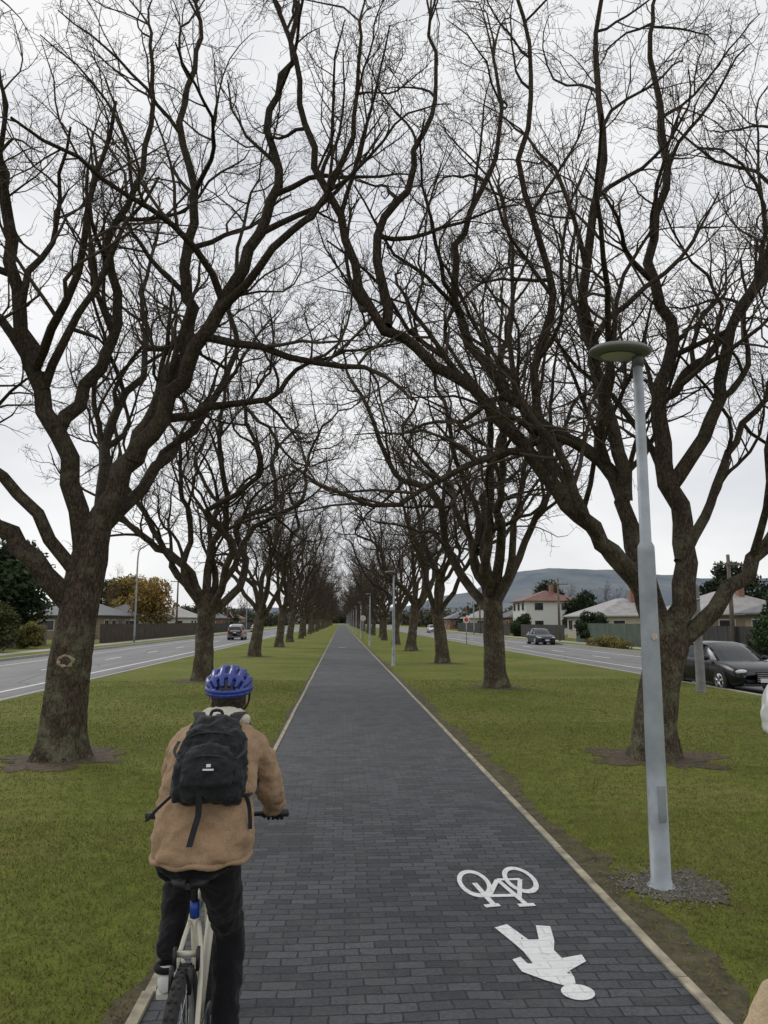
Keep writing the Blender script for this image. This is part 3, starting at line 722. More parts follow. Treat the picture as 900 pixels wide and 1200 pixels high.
def house(name,x,y,rot,w,d,h,rh,wall,roof,gable=False,chim=True):
    e=empty(name,(x,y,0),rot)
    V=[];F=[]; box(V,F,(0,0,h/2),(w,d,h)); meshobj('walls',V,F,wall,e)
    o=.5; hx,hy=w/2+o,d/2+o; k=(0 if gable else min(hy,hx*.8)); z0=h+.0
    V=[(-hx,-hy,z0-.12),(hx,-hy,z0-.12),(hx,hy,z0-.12),(-hx,hy,z0-.12),(-hx,-hy,z0),(hx,-hy,z0),(hx,hy,z0),(-hx,hy,z0),(-hx+k,0,z0+rh),(hx-k,0,z0+rh)]
    F=[(0,3,2,1),(0,1,5,4),(1,2,6,5),(2,3,7,6),(3,0,4,7),(4,5,9,8),(6,7,8,9),(5,6,9),(7,4,8)]
    meshobj('roof',V,F,roof,e)
    V=[];F=[];V2=[];F2=[]
    nst=max(1,int(h//2.5)); nw=max(2,int(w/2.6))
    for s in range(nst):
        for i in range(nw):
            xx=-w/2+w*(i+.5)/nw
            if s==0 and i==nw//2: continue
            for sg in (-1,):
                box(V,F,(xx,sg*(d/2+.02),1.55+s*2.6),(1.5,.06,1.25)); box(V2,F2,(xx-.35,sg*(d/2+.055),1.55+s*2.6),(.62,.02,1.1)); box(V2,F2,(xx+.35,sg*(d/2+.055),1.55+s*2.6),(.62,.02,1.1))
        for sgx in (-1,1):
            for yy in (-d/4,d/4):
                box(V,F,(sgx*(w/2+.02),yy,1.55+s*2.6),(.06,1.4,1.2)); box(V2,F2,(sgx*(w/2+.055),yy,1.55+s*2.6),(.02,1.25,1.05))
    meshobj('window_frames',V,F,M_trim,e);meshobj('windows',V2,F2,M_glass,e)
    V=[];F=[];xx=-w/2+w*(nw//2+.5)/nw; box(V,F,(xx,-d/2-.03,1.03),(.95,.07,2.05)); meshobj('door',V,F,M_dgrey,e)
    if chim:
        V=[];F=[];box(V,F,(w*.2,.6,h+rh*.7),(.7,.5,rh+.9));meshobj('chimney',V,F,M_brick,e)
L=R(90); Rr=R(-90)
house('brick_house',-31,92,L,11,8,2.7,1.9,M_tan,RF['grey'])
house('brick_house',-32,116,L,11,8,2.7,2.0,M_cream,RF['dark'])
house('weatherboard_house',-31,142,L,12,8,2.7,2.0,M_bwhite,RF['light'])
house('brick_house',-34,62,L,11,8,2.7,1.9,M_tan,RF['grey'])
house('brick_house',-30,170,L,10,8,2.7,2.0,M_brick,RF['grey']);house('brick_house',-30,200,L,11,8,2.7,2.0,M_cream,RF['red'])
house('weatherboard_house',32,84,Rr,11,9,2.6,2.0,M_cream,RF['light'])
house('two_storey_house',31,112,Rr,8,8,5.0,1.6,M_bwhite,RF['red'])
house('brick_house',33,63,Rr,10,9,2.6,2.0,M_tan,RF['light'])
house('brick_house',34,48,Rr,10,9,2.6,2.1,M_tan,RF['grey'])
house('brick_house',33,133,Rr,11,8,2.7,2,M_brick,RF['dark']);house('weatherboard_house',31,160,Rr,11,8,2.7,2,M_cream,RF['light']);house('brick_house',31,190,Rr,11,8,2.7,2,M_brick,RF['grey'])
house('brick_house',34,32,Rr,10,9,2.6,2.1,M_brick,RF['dark'])
def fence(x,y0,y1,h,col,seed,name='wooden_fence'):
    V=[];F=[];r=random.Random(seed);y=y0
    while y<y1:
        box(V,F,(x+r.uniform(-.01,.01),y+.07,h/2+r.uniform(-.02,.02)),(.025,.138,h)); y+=.15
    for z in (h*.2,h*.8): box(V,F,(x+(-.05 if x<0 else .05),(y0+y1)/2,z),(.05,y1-y0,.09))
    meshobj(name,V,F,col)
M_f1=simple('brown_fence',(.055,.04,.03),.9,.35,1.5);M_f2=simple('green_fence',(.075,.10,.075),.85,.2,1.5);M_f3=simple('dark_fence',(.035,.035,.033),.9,.3,1.5);M_f4=simple('grey_fence',(.13,.12,.10),.9,.3,1.5)
fence(-22,70,118,1.75,M_f1,1);fence(-22,124,150,1.6,M_f3,2);fence(-22,152,200,1.7,M_f1,3);fence(-24.5,30,64,1.7,M_f4,4)
fence(23.6,56,74,1.8,M_f2,5);fence(23.6,78,97,1.6,M_f3,6);fence(23.6,104,150,1.7,M_f3,7);fence(23.6,37,55,1.7,M_f3,8);fence(23.8,20,35,1.8,M_f3,9)

# ---------------------------------------------------------------- cars
M_tail=simple('tail_light',(.35,.015,.01),.3,.1);M_head=simple('head_light',(.6,.62,.64),.15,.1);M_plate=simple('number_plate',(.65,.65,.63),.5,.05)
M_chrome=simple('alloy',(.45,.46,.47),.3,.1,metal=.8)
def car(name,x,y,z,rot,paint,style='wagon'):
    e=empty(name,(x,y,z),rot)   # front = +Y local
    if style=='wagon':
        st=[(-2.28,.42,.80,.70),(-2.24,.28,.93,.80),(-1.9,.20,.97,.87),(-1.0,.18,.97,.89),(0,.17,.95,.89),(.75,.17,.93,.89),(1.0,.18,.92,.88),(1.5,.20,.86,.87),(1.95,.22,.76,.83),(2.2,.26,.66,.74),(2.30,.36,.56,.62)]
        gh=[(-2.16,.93,.66,.97,.62),(-1.95,.95,.74,1.22,.60),(-1.72,.96,.77,1.40,.57),(-1.0,.96,.79,1.455,.56),(0,.94,.79,1.46,.56),(.25,.93,.78,1.42,.55),(.6,.92,.76,1.22,.60),(1.0,.905,.70,.93,.68)]
    else:
        st=[(-2.2,.45,.95,.74),(-2.16,.32,1.08,.84),(-1.8,.27,1.10,.90),(-1.0,.25,1.10,.91),(0,.25,1.08,.91),(.8,.25,1.07,.91),(1.1,.26,1.05,.90),(1.6,.28,1.0,.88),(2.0,.30,.92,.84),(2.2,.36,.8,.74)]
        gh=[(-2.13,1.08,.72,1.12,.68),(-2.05,1.09,.78,1.5,.64),(-1.9,1.1,.8,1.72,.6),(-1.0,1.1,.82,1.78,.6),(0,1.08,.82,1.78,.6),(.3,1.07,.81,1.72,.6),(.7,1.06,.79,1.42,.64),(1.1,1.045,.74,1.07,.7)]
    V=[];F=[];nr=0
    for (yy,zl,zb,w) in st:
        zm=zl+(zb-zl)*.45
        ringp=[(-w*.9,zl),(-w*.98,zl+.12),(-w,zm),(-w*.985,zm+(zb-zm)*.55),(-w*.93,zb-.015),(-w*.80,zb+.01),(-w*.4,zb+.03),(0,zb+.035)]
        ringp=ringp+[(-a,b) for a,b in reversed(ringp[:-1])]
        nr=len(ringp)
        for a,b in ringp: V.append((a,yy,b))
    for i in range(len(st)-1):
        for k in range(nr):
            k2=(k+1)%nr; F.append((i*nr+k,i*nr+k2,(i+1)*nr+k2,(i+1)*nr+k))
    F.append(tuple(range(nr)));F.append(tuple((len(st)-1)*nr+k for k in reversed(range(nr))))
    meshobj('body',V,F,paint,e,True)
    V=[];F=[];mi=[]
    for (yy,zb,wb,zt,wt) in gh:
        rp=[(-wb,zb),(-(wb*.25+wt*.75),zb+(zt-zb)*.80),(-wt,zt-(zt-zb)*.08),(-wt*.6,zt+.012),(0,zt+.02)]
        rp=rp+[(-a,b) for a,b in reversed(rp[:-1])]
        for a,b in rp: V.append((a,yy,b))
    nr=9
    for i in range(len(gh)-1):
        roofseg=gh[i][3]>gh[-1][3]+.42 and gh[i+1][3]>gh[-1][3]+.42
        for k in range(nr-1):
            F.append((i*nr+k,i*nr+k+1,(i+1)*nr+k+1,(i+1)*nr+k)); mi.append(1 if (roofseg and 1<=k<=6) else 0)
    F.append(tuple(range(nr)));mi.append(0)
    meshobj('cabin',V,F,None,e,True,[M_glass,paint],mi)
    V=[];F=[]
    for sg in (-1,1):
        def sp(i,t):
            yy,zb,wb,zt,wt=gh[i]; return Vector((sg*((wb*(1-t)+ (wb*.25+wt*.75)*t)+.006),yy,zb+(zt-zb)*.8*t))
        for i,j in ((len(gh)-1,len(gh)-3),(0,2)):
            tube(V,F,[sp(i,0),sp((i+j)//2,1),sp(j,1)],[.035]*3,6)
        for yy in (-.05,-1.15):
            zb=gh[3][1];zt=gh[3][3]; tube(V,F,[Vector((sg*.80,yy,zb-.02)),Vector((sg*.645,yy,zb+(zt-zb)*.83))],[.035,.03],6)
        pts=[sp(k,1)+Vector((0,0,.03)) for k in range(1,len(gh)-1)]
        tube(V,F,pts,[.025]*len(pts),6)
        ellipsoid(V,F,(sg*.95,.68,gh[3][1]+.03),(.11,.07,.075),10,6)
    meshobj('pillars_and_mirrors',V,F,paint,e,True)
    V=[];F=[]
    for sg in (-1,1):
        for yy in (.62,-.28,-1.12): box(V,F,(sg*.893,yy,.58),(.008,.012,.62))
        box(V,F,(sg*.885,0,.24),(.03,1.9,.07))
        for yy in (-.10,-.95): box(V,F,(sg*.90,yy,.80),(.02,.16,.025))
    meshobj('door_trim',V,F,M_black,e)
    V=[];F=[];V2=[];F2=[];V3=[];F3=[]
    wr=.325 if style=='wagon' else .36
    for sg in (-1,1):
        for yy in (-1.38,1.33):
            x0=sg*.70;x1=sg*.885; n=24
            tube(V,F,[Vector((x0,yy,wr)),Vector((x0+sg*.02,yy,wr)),Vector((x1-sg*.02,yy,wr)),Vector((x1,yy,wr))],[wr*.95,wr,wr,wr*.93],n)
            tube(V3,F3,[Vector((sg*.60,yy,wr+.02)),Vector((sg*(.8925),yy,wr+.02))],[wr*1.13,wr*1.13],n)
            tube(V2,F2,[Vector((x1,yy,wr)),Vector((x1+sg*.012,yy,wr))],[wr*.22,wr*.18],12)
            for k in range(5):
                a=k*2*math.pi/5+.3; tube(V2,F2,[Vector((x1+sg*.008,yy,wr)),Vector((x1+sg*.008,yy+math.cos(a)*wr*.66,wr+math.sin(a)*wr*.66))],[.035,.045],6)
            pts=[Vector((x1+sg*.002,yy+math.cos(a*math.pi/10)*wr*.68,wr+math.sin(a*math.pi/10)*wr*.68)) for a in range(21)]
            tube(V2,F2,pts,[.018]*21,6)
    for o_ in range(len(V)): V[o_]=V[o_]+Vector((.012 if V[o_].x>0 else -.012,0,0))
    for o_ in range(len(V2)): V2[o_]=V2[o_]+Vector((.012 if V2[o_].x>0 else -.012,0,0))
    meshobj('tyres',V,F,M_rubber,e);meshobj('wheel_arches',V3,F3,M_black,e);meshobj('rims',V2,F2,M_chrome,e,True)
    zf=.62 if style=='wagon' else .82
    V=[];F=[]
    for sg in (-1,1): ellipsoid(V,F,(sg*.60,2.10,zf+.03),(.19,.13,.075),12,8)
    meshobj('headlights',V,F,M_head,e,True)
    V=[];F=[]; box(V,F,(0,2.27,zf-.10),(.52,.08,.30)); box(V,F,(0,2.20,.30),(1.3,.12,.10)); meshobj('grille',V,F,M_black,e)
    V=[];F=[]; 
    for k in range(5): box(V,F,(0,2.315,zf-.22+k*.055),(.50,.008,.012))
    meshobj('grille_bars',V,F,M_chrome,e)
    V=[];F=[]; box(V,F,(0,2.33,zf-.2),(.36,.015,.12)); box(V,F,(0,-2.31,.72 if style=='wagon' else .85),(.36,.03,.12)); meshobj('number_plates',V,F,M_plate,e)
    V=[];F=[]
    for sg in (-1,1): ellipsoid(V,F,(sg*.68,-2.20,.83 if style=='wagon' else 1.02),(.15,.10,.09 if style=='wagon' else .2),10,8)
    meshobj('tail_lights',V,F,M_tail,e,True)
    return e
P_dark=simple('dark_car_paint',(.008,.009,.012),.22,.1,spec=.35);P_sil=simple('silver_car_paint',(.36,.37,.38),.3,.05,metal=.4,coat=.6);P_blue=simple('blue_car_paint',(.02,.028,.045),.3,.1,spec=.4);P_wht=simple('white_car_paint',(.6,.6,.6),.3,.05,coat=.6)
car('car',12.35,23.6,RZ+.004,R(180),P_dark)
car('car',18.6,69,RZ+.004,R(180),P_blue)
car('suv',-12.0,88,RZ+.004,0,P_sil,'suv')
car('car',-16.8,150,RZ+.004,0,P_wht); car('car',17.2,140,RZ+.004,R(180),P_wht)

# ---------------------------------------------------------------- bicycle
def bicycle(x,y,rot,framec,acc,lean=0):
    e=empty('bicycle',(x,y,.006),rot); e.rotation_euler=(0,lean,rot)
    RH=Vector((0,-.44,.345));FH=Vector((0,.62,.345));BB=Vector((0,0,.285));ST=Vector((0,-.17,.80));HT=Vector((0,.42,.90));HB=Vector((0,.46,.78))
    for nm,H in (('rear_wheel',RH),('front_wheel',FH)):
        V=[];F=[];n=72
        pts=[H+Vector((0,math.cos(2*math.pi*k/n)*.318,math.sin(2*math.pi*k/n)*.318)) for k in range(n+1)]
        tube(V,F,pts,[.027]*(n+1),10,cap=False)
        for k in range(n):
            a=2*math.pi*k/n; c=H+Vector((0,math.cos(a)*.3435,math.sin(a)*.3435))
            rt=Matrix.Rotation(a,3,'X')
            for xo in ((-.012,.012) if k%2 else (0,)): box(V,F,c+Vector((xo,0,0)),(.012,.008,.014),rt)
        meshobj(nm+'_tyre',V,F,M_rubber,e,True)
        V=[];F=[]
        pts=[H+Vector((0,math.cos(2*math.pi*k/n)*.290,math.sin(2*math.pi*k/n)*.290)) for k in range(n+1)]
        tube(V,F,pts,[.011]*(n+1),8,cap=False)
        tube(V,F,[H-Vector((.05,0,0)),H+Vector((.05,0,0))],[.018,.018],10)
        for k in range(28):
            a=2*math.pi*k/28; sg=.03 if k%2 else -.03; a2=a+(.5 if (k//2)%2 else -.5)
            tube(V,F,[H+Vector((sg,math.cos(a2)*.018,math.sin(a2)*.018)),H+Vector((0,math.cos(a)*.285,math.sin(a)*.285))],[.0013,.0013],4)
        meshobj(nm+'_rim',V,F,M_chrome,e,True)
    V=[];F=[]
    def t(a,b,r): tube(V,F,[Vector(a),Vector(b)],[r,r],12)
    t(BB,ST,.017);t(ST-Vector((0,0,.02)),HT-Vector((0,0,.03)),.016);t(BB,HB,.02);t(HB-Vector((0,-.01,.05)),HT,.02)
    for sg in (-1,1):
        t((sg*.055,RH.y,RH.z),(sg*.03,-.05,.30),.0105);tube(V,F,bez([(sg*.058,RH.y,RH.z),(sg*.05,-.28,.62),(sg*.018,-.17,.77)],4),[.010]*9,8)
        tube(V,F,bez([(sg*.02,.475,.75),(sg*.05,.50,.70),(sg*.055,.57,.5),(sg*.055,FH.y,FH.z)],4),[.015,.015,.015,.015,.014,.013,.012,.012,.012,.011,.011,.010,.010],10)
    t(BB-Vector((.035,0,0)),BB+Vector((.035,0,0)),.024)
    box(V,F,(0,-.31,.70),(.09,.015,.02)); 
    meshobj('frame',V,F,framec,e,True)
    V=[];F=[]
    t((0,-.175,.82),(0,-.20,.955),.0135); t(HT,(0,.40,.99),.017); t((0,.40,.985),(0,.45,1.03),.016)
    tube(V,F,bez([(-.33,.42,1.045),(-.18,.435,1.04),(0,.45,1.03),(.18,.435,1.04),(.33,.42,1.045)],4),[.0125]*17,10)
    for sg in (-1,1):
        tube(V,F,[Vector((sg*.20,.44,1.04)),Vector((sg*.21,.49,1.03)),Vector((sg*.26,.51,1.01)),Vector((sg*.31,.50,1.0))],[.009,.007,.006,.005],6)
        box(V,F,(sg*.035,-.44,.66),(.014,.03,.09)) ; box(V,F,(sg*.045,-.33,.69),(.012,.03,.08))
        tube(V,F,[Vector((sg*.35,.416,1.045)),Vector((sg*.215,.432,1.042))],[.0175,.0165],10)
    meshobj('handlebar_and_brakes',V,F,M_black,e,True)
    V=[];F=[]; t((0,-.17,.785),(0,-.178,.85),.0195); meshobj('seat_clamp',V,F,acc,e,True)
    V=[];F=[];secs=[(-.36,.012,.0),(-.345,.060,.0),(-.31,.078,.005),(-.26,.072,.003),(-.20,.045,0),(-.13,.026,0),(-.06,.020,-.003),(-.045,.008,-.006)]
    for (yy,w,dz) in secs:
        for k in range(12):
            a=2*math.pi*k/12; V.append((math.cos(a)*w,yy,.975+dz+math.sin(a)*.022-(.012*abs(math.cos(a))**2)))
    for i in range(len(secs)-1):
        for k in range(12): F.append((i*12+k,i*12+(k+1)%12,(i+1)*12+(k+1)%12,(i+1)*12+k))
    F.append(tuple(range(12)));F.append(tuple(84+k for k in reversed(range(12))))
    meshobj('saddle',V,F,M_black,e,True)
    V=[];F=[]
    t((.05,0,.285),(.065,0,.115),.012); t((-.05,0,.285),(-.065,0,.455),.012)
    box(V,F,(.12,0,.115),(.10,.075,.022)); box(V,F,(-.12,0,.455),(.10,.075,.022))
    pts=[Vector((.045,math.cos(a*math.pi/16)*.085,.285+math.sin(a*math.pi/16)*.085)) for a in range(33)]; tube(V,F,pts,[.006]*33,6)
    for k in range(5):
        a=k*1.257; t((.045,0,.285),(.045,math.cos(a)*.082,.285+math.sin(a)*.082),.006)
    pts=[Vector((.045,-.44+math.cos(a*math.pi/12)*.05,.345+math.sin(a*math.pi/12)*.05)) for a in range(25)]; tube(V,F,pts,[.012]*25,6)
    t((.045,0,.37),(.045,-.44,.395),.004); t((.045,0,.20),(.045,-.43,.24),.004); tube(V,F,[Vector((.045,-.44,.30)),Vector((.045,-.42,.21))],[.012,.01],8)
    meshobj('crankset_and_chain',V,F,M_dgrey,e,True)
    return e

# ---------------------------------------------------------------- people
def fabric(name,c,var=.15,b1=.5,rough=.95,wr=0):
    m,nt,b=newmat(name);tc=N(nt,'ShaderNodeTexCoord').outputs['Object']
    n=noise_node(nt,tc,9,5,.6);n2=noise_node(nt,tc,160,3,.7)
    r=ramp(nt,n.outputs['Fac'],[(.3,tuple(x*(1-var) for x in c)),(.7,tuple(x*(1+var) for x in c))])
    r2=ramp(nt,n2.outputs['Fac'],[(.3,(.82,.82,.82)),(.7,(1.15,1.15,1.15))])
    nt.links.new(mix(nt,r.outputs[0],r2.outputs[0],1.0,'MULTIPLY'),b.inputs['Base Color']);b.inputs['Roughness'].default_value=rough
    b.inputs['Sheen Weight'].default_value=.1; b.inputs['Specular IOR Level'].default_value=.2
    n3=noise_node(nt,tc,11,4,.5); ad=N(nt,'ShaderNodeMath',operation='MULTIPLY_ADD'); nt.links.new(n3.outputs['Fac'],ad.inputs[0]); ad.inputs[1].default_value=6.0
    nt.links.new(n2.outputs['Fac'],ad.inputs[2])
    bump(nt,b,ad.outputs[0],b1,.004);return m
M_skin=simple('skin',(.42,.25,.18),.55,.08,20);M_hair=simple('hair',(.035,.022,.014),.6,.4,60,bumps=.6,bscale=120);M_trous=fabric('black_trousers',(.010,.010,.012));M_glove=fabric('black_gloves',(.014,.014,.015))
M_shoe=simple('white_shoe',(.62,.62,.60),.6,.08);M_sole=simple('shoe_sole',(.5,.49,.46),.7,.1);M_pack=fabric('backpack_fabric',(.018,.019,.022),.25,.6,.75);M_strap=fabric('strap_webbing',(.03,.031,.035))
M_eye=simple('eye_white',(.7,.68,.66),.2,.02);M_iris=simple('iris',(.03,.02,.015),.2,.1);M_lip=simple('lips',(.35,.13,.11),.5,.05)
def remesh(o,vox,sm=6,disp=0,dscale=.12,seed=0):
    m=o.modifiers.new('r','REMESH');m.mode='VOXEL';m.voxel_size=vox;m.use_smooth_shade=True
    s=o.modifiers.new('s','SMOOTH');s.factor=.5;s.iterations=sm
    if disp:
        tx=bpy.data.textures.new('folds','CLOUDS');tx.noise_scale=dscale;tx.noise_depth=2
        d=o.modifiers.new('d','DISPLACE');d.texture=tx;d.strength=disp;d.mid_level=.5;d.texture_coords='LOCAL'
def loft(V,F,secs,seg=24,pw=1.0):
    b=len(V)
    for (c,rx,ry,tilt) in secs:
        for k in range(seg):
            a=2*math.pi*k/seg; cx,sy=math.cos(a),math.sin(a)
            if pw!=1: cx=math.copysign(abs(cx)**pw,cx); sy=math.copysign(abs(sy)**pw,sy)
            V.append(Vector((c[0]+cx*rx,c[1]+sy*ry*math.cos(tilt),c[2]+sy*ry*math.sin(tilt))))
    for i in range(len(secs)-1):
        for k in range(seg): F.append((b+i*seg+k,b+i*seg+(k+1)%seg,b+(i+1)*seg+(k+1)%seg,b+(i+1)*seg+k))
    F.append(tuple(b+k for k in reversed(range(seg))));F.append(tuple(b+(len(secs)-1)*seg+k for k in range(seg)))
def person(x,y,rot,jacket,collar,h1,h2,backpack=True,hands=None):
    e=empty('cyclist',(x,y,.006),rot)
    V=[];F=[]
    loft(V,F,[((.025,-.205,1.02),.190,.15,-.05),((.025,-.205,1.05),.206,.165,-.05),((.03,-.19,1.12),.204,.16,-.1),((.03,-.155,1.22),.195,.148,-.2),((.04,-.105,1.34),.195,.142,-.3),((.048,-.055,1.42),.195,.133,-.35),((.055,-.02,1.48),.175,.115,-.35),((.06,.01,1.525),.13,.09,-.35),((.065,.03,1.56),.075,.07,-.35)],28,.85)
    for sg,sx,exx,hx in ((1,.190,.270,.285),(-1,-.090,-.150,-.245)):
        pts=bez([(sx-sg*.06,-.02,1.46),(sx,.0,1.44),((sx+exx)/2+sg*.012,.05,1.35),(exx,.12,1.23),((exx+hx)/2,.25,1.15),(hx,.375,1.085)],4)
        rr=[.07,.072,.073,.074,.074,.073,.072,.071,.070,.069,.068,.067,.066,.065,.062,.060,.057,.054,.051,.048,.046]
        tube(V,F,pts,rr[:len(pts)],16)
        tube(V,F,[pts[-3],pts[-2]],[.055,.054],14)
    o=meshobj('jacket',V,F,jacket,e);remesh(o,.008,4,.042,.075)
    V=[];F=[]
    pts=[Vector((.025+math.cos(a*math.pi/24)*.198,-.205+math.sin(a*math.pi/24)*.157,1.035+.006*math.sin(a*1.1))) for a in range(49)]
    tube(V,F,pts,[.013]*49,8); meshobj('jacket_hem',V,F,jacket,e,True)
    V=[];F=[];n=28
    pts=[Vector((.068+math.cos(2*math.pi*k/n)*.074,.030+math.sin(2*math.pi*k/n)*.066,1.568-.022*math.sin(2*math.pi*k/n))) for k in range(n+1)]
    tube(V,F,pts,[.026]*(n+1),10,cap=False)
    pts=[p+Vector(((p.x-.068)*.3,(p.y-.03)*.3,-.018)) for p in pts]; tube(V,F,pts,[.026]*(n+1),10,cap=False)
    o=meshobj('collar',V,F,collar,e,True); remesh(o,.007,2,.012,.02)
    V=[];F=[]
    loft(V,F,[((.01,-.2,.965),.11,.10,0),((.01,-.205,1.0),.165,.135,0),((.015,-.2,1.08),.165,.125,0),((.02,-.17,1.16),.15,.11,0)],24,.9)
    Rl=bez([(.085,-.19,1.02),(.105,-.12,.86),(.125,.0,.655),(.125,-.03,.50),(.122,-.085,.25)],5)
    tube(V,F,Rl,[.098,.096,.092,.088,.085,.082,.078,.074,.070,.067,.067,.067,.067,.066,.064,.062,.060,.058,.056,.055,.054],16)
    Ll=bez([(-.075,-.19,1.03),(-.105,.0,.97),(-.125,.20,.875),(-.12,.06,.74),(-.112,-.085,.60)],5)
    tube(V,F,Ll,[.098,.096,.092,.088,.085,.082,.079,.076,.073,.070,.069,.068,.067,.066,.064,.062,.060,.058,.056,.055,.054],16)
    o=meshobj('trousers',V,F,M_trous,e);remesh(o,.009,5,.03,.06)
    for sx,z0 in ((.125,.128),(-.114,.470)):
        V=[];F=[]
        secs=[(-.165,.018,.035),(-.157,.029,.060),(-.13,.034,.072),(-.08,.036,.075),(-.02,.041,.062),(.04,.046,.050),(.09,.042,.040),(.115,.025,.03)]
        for (yy,ww,hh) in secs:
            for k in range(14):
                a=2*math.pi*k/14; V.append(Vector((sx+math.cos(a)*ww,yy,z0+hh/2+.014+math.sin(a)*hh/2+(.0 if yy>-.1 else .006))))
        for i in range(len(secs)-1):
            for k in range(14):F.append((i*14+k,i*14+(k+1)%14,(i+1)*14+(k+1)%14,(i+1)*14+k))
        F.append(tuple(range(14)));F.append(tuple((len(secs)-1)*14+k for k in reversed(range(14))))
        tube(V,F,[Vector((sx,-.115,z0+.06)),Vector((sx,-.10,z0+.10))],[.038,.040],14)
        o=meshobj('shoe',V,F,M_shoe,e);remesh(o,.006,3)
        V=[];F=[]
        for zz,gr in ((z0,0),(z0+.018,.002)):
            for (yy,ww,hh) in secs:
                V.append(Vector((sx-ww-.003,yy,zz)));V.append(Vector((sx+ww+.003,yy,zz)))
        m=len(secs)
        for L_ in (0,2*m):
            for i in range(m-1): F.append((L_+2*i,L_+2*i+1,L_+2*i+3,L_+2*i+2))
        for i in range(m-1):
            F.append((2*i,2*i+2,2*m+2*i+2,2*m+2*i));F.append((2*i+1,2*m+2*i+1,2*m+2*i+3,2*i+3))
        F.append((0,2*m,2*m+1,1));F.append((2*m-2,2*m-1,4*m-1,4*m-2))
        meshobj('shoe_sole',V,F,M_sole,e)
        V=[];F=[]
        pts=[Vector((sx+math.cos(a*math.pi/10)*.044,-.100+math.sin(a*math.pi/10)*.045,z0+.098)) for a in range(21)]
        tube(V,F,pts,[.014]*21,8)
        meshobj('trouser_cuff',V,F,M_trous,e,True)
    H=Vector((.08,.105,1.650)); V=[];F=[]
    def hf(v):
        x_=v.x*(1-.18*max(0,-v.z)**1.5); y_=v.y*(1+.04*max(0,v.z)); 
        if v.z<0 and v.y<0: y_*=1-.35*(-v.z)
        return Vector((x_,y_,v.z))
    ellipsoid(V,F,H,(.076,.097,.118),24,16,hf)
    tube(V,F,bez([(.066,.03,1.51),(.07,.05,1.56),(.078,.085,1.62)],4),[.062,.060,.058,.057,.056,.055,.055,.055,.055],16)
    ellipsoid(V,F,H+Vector((0,.055,-.085)),(.038,.038,.03),12,8)
    tube(V,F,[H+Vector((0,.088,.012)),H+Vector((0,.103,-.012)),H+Vector((0,.115,-.03)),H+Vector((0,.095,-.042))],[.009,.011,.015,.010],8)
    for sg in (-1,1):
        ellipsoid(V,F,H+Vector((sg*.078,-.005,-.012)),(.010,.020,.032),10,8); ellipsoid(V,F,H+Vector((sg*.014,.098,-.034)),(.009,.009,.008),8,6)
        ellipsoid(V,F,H+Vector((sg*.032,.088,.022)),(.022,.010,.008),8,6)
    o=meshobj('head',V,F,M_skin,e);remesh(o,.005,3)
    V=[];F=[];V2=[];F2=[];V3=[];F3=[]
    for sg in (-1,1): ellipsoid(V,F,H+Vector((sg*.031,.085,.006)),(.013,.011,.009),12,8);ellipsoid(V2,F2,H+Vector((sg*.031,.0945,.006)),(.0055,.003,.0055),10,6)
    meshobj('eyes',V,F,M_eye,e,True);meshobj('irises',V2,F2,M_iris,e,True)
    tube(V3,F3,bez([H+Vector((-.024,.088,-.062)),H+Vector((0,.100,-.060)),H+Vector((.024,.088,-.062))],4),[.003,.005,.006,.006,.006,.006,.006,.005,.003],8);meshobj('mouth',V3,F3,M_lip,e,True)
    V=[];F=[]
    ellipsoid(V,F,H+Vector((0,-.018,.012)),(.083,.094,.112),24,14,lambda v:Vector((v.x,min(v.y,.25),max(v.z,-.9))))
    for sg in(-1,1): ellipsoid(V,F,H+Vector((sg*.075,.035,.02)),(.010,.02,.04),8,8)
    o=meshobj('hair',V,F,M_hair,e);remesh(o,.006,2,.016,.02)
    C=H+Vector((0,-.008,.030)); V=[];F=[];seg=32;rg=10
    for i in range(rg+1):
        th=(math.pi*.5)*i/rg
        for k in range(seg):
            a=2*math.pi*k/seg
            low= .020*max(0,-math.sin(a)) if i>=rg-1 else 0
            V.append(C+Vector((math.sin(th)*math.cos(a)*.098,math.sin(th)*math.sin(a)*.130,math.cos(th)*.097-low)))
    for i in range(rg):
        for k in range(seg):F.append((i*seg+k,(i+1)*seg+k,(i+1)*seg+(k+1)%seg,i*seg+(k+1)%seg))
    o=meshobj('helmet_liner',V,F,h2,e,True); sm=o.modifiers.new('so','SOLIDIFY');sm.thickness=.012;sm.offset=-1
    V=[];F=[]
    def hp(th,ph,s=1.0):
        return C+Vector((math.sin(th)*.104*s*max(.25,math.sin(ph))**.3 ,math.cos(ph)*.139*s*(math.cos(th)**.35),math.cos(th)*math.sin(ph)*.102*s))
    for th in (-64,-38,-13,13,38,64):
        pts=[hp(R(th),R(p),.97) for p in range(8,176,8)]; n=len(pts)
        tube(V,F,pts,[.010+.009*math.sin(math.pi*i/(n-1)) for i in range(n)],8)
    for ph in (38,88,138):
        pts=[hp(R(t),R(ph),.965) for t in range(-70,71,10)]; tube(V,F,pts,[.013]*len(pts),8)
    pts=[C+Vector((math.cos(2*math.pi*k/36)*.101,math.sin(2*math.pi*k/36)*.134,-.002-.018*max(0,-math.sin(2*math.pi*k/36)))) for k in range(37)]
    tube(V,F,pts,[.011]*37,8,cap=False)
    pts=[C+Vector((math.cos(2*math.pi*k/36)*.101,math.sin(2*math.pi*k/36)*.134,.014-.018*max(0,-math.sin(2*math.pi*k/36)))) for k in range(37)]
    tube(V,F,pts,[.012]*37,8,cap=False)
    o=meshobj('helmet',V,F,h1,e,True); remesh(o,.004,3)
    V=[];F=[]
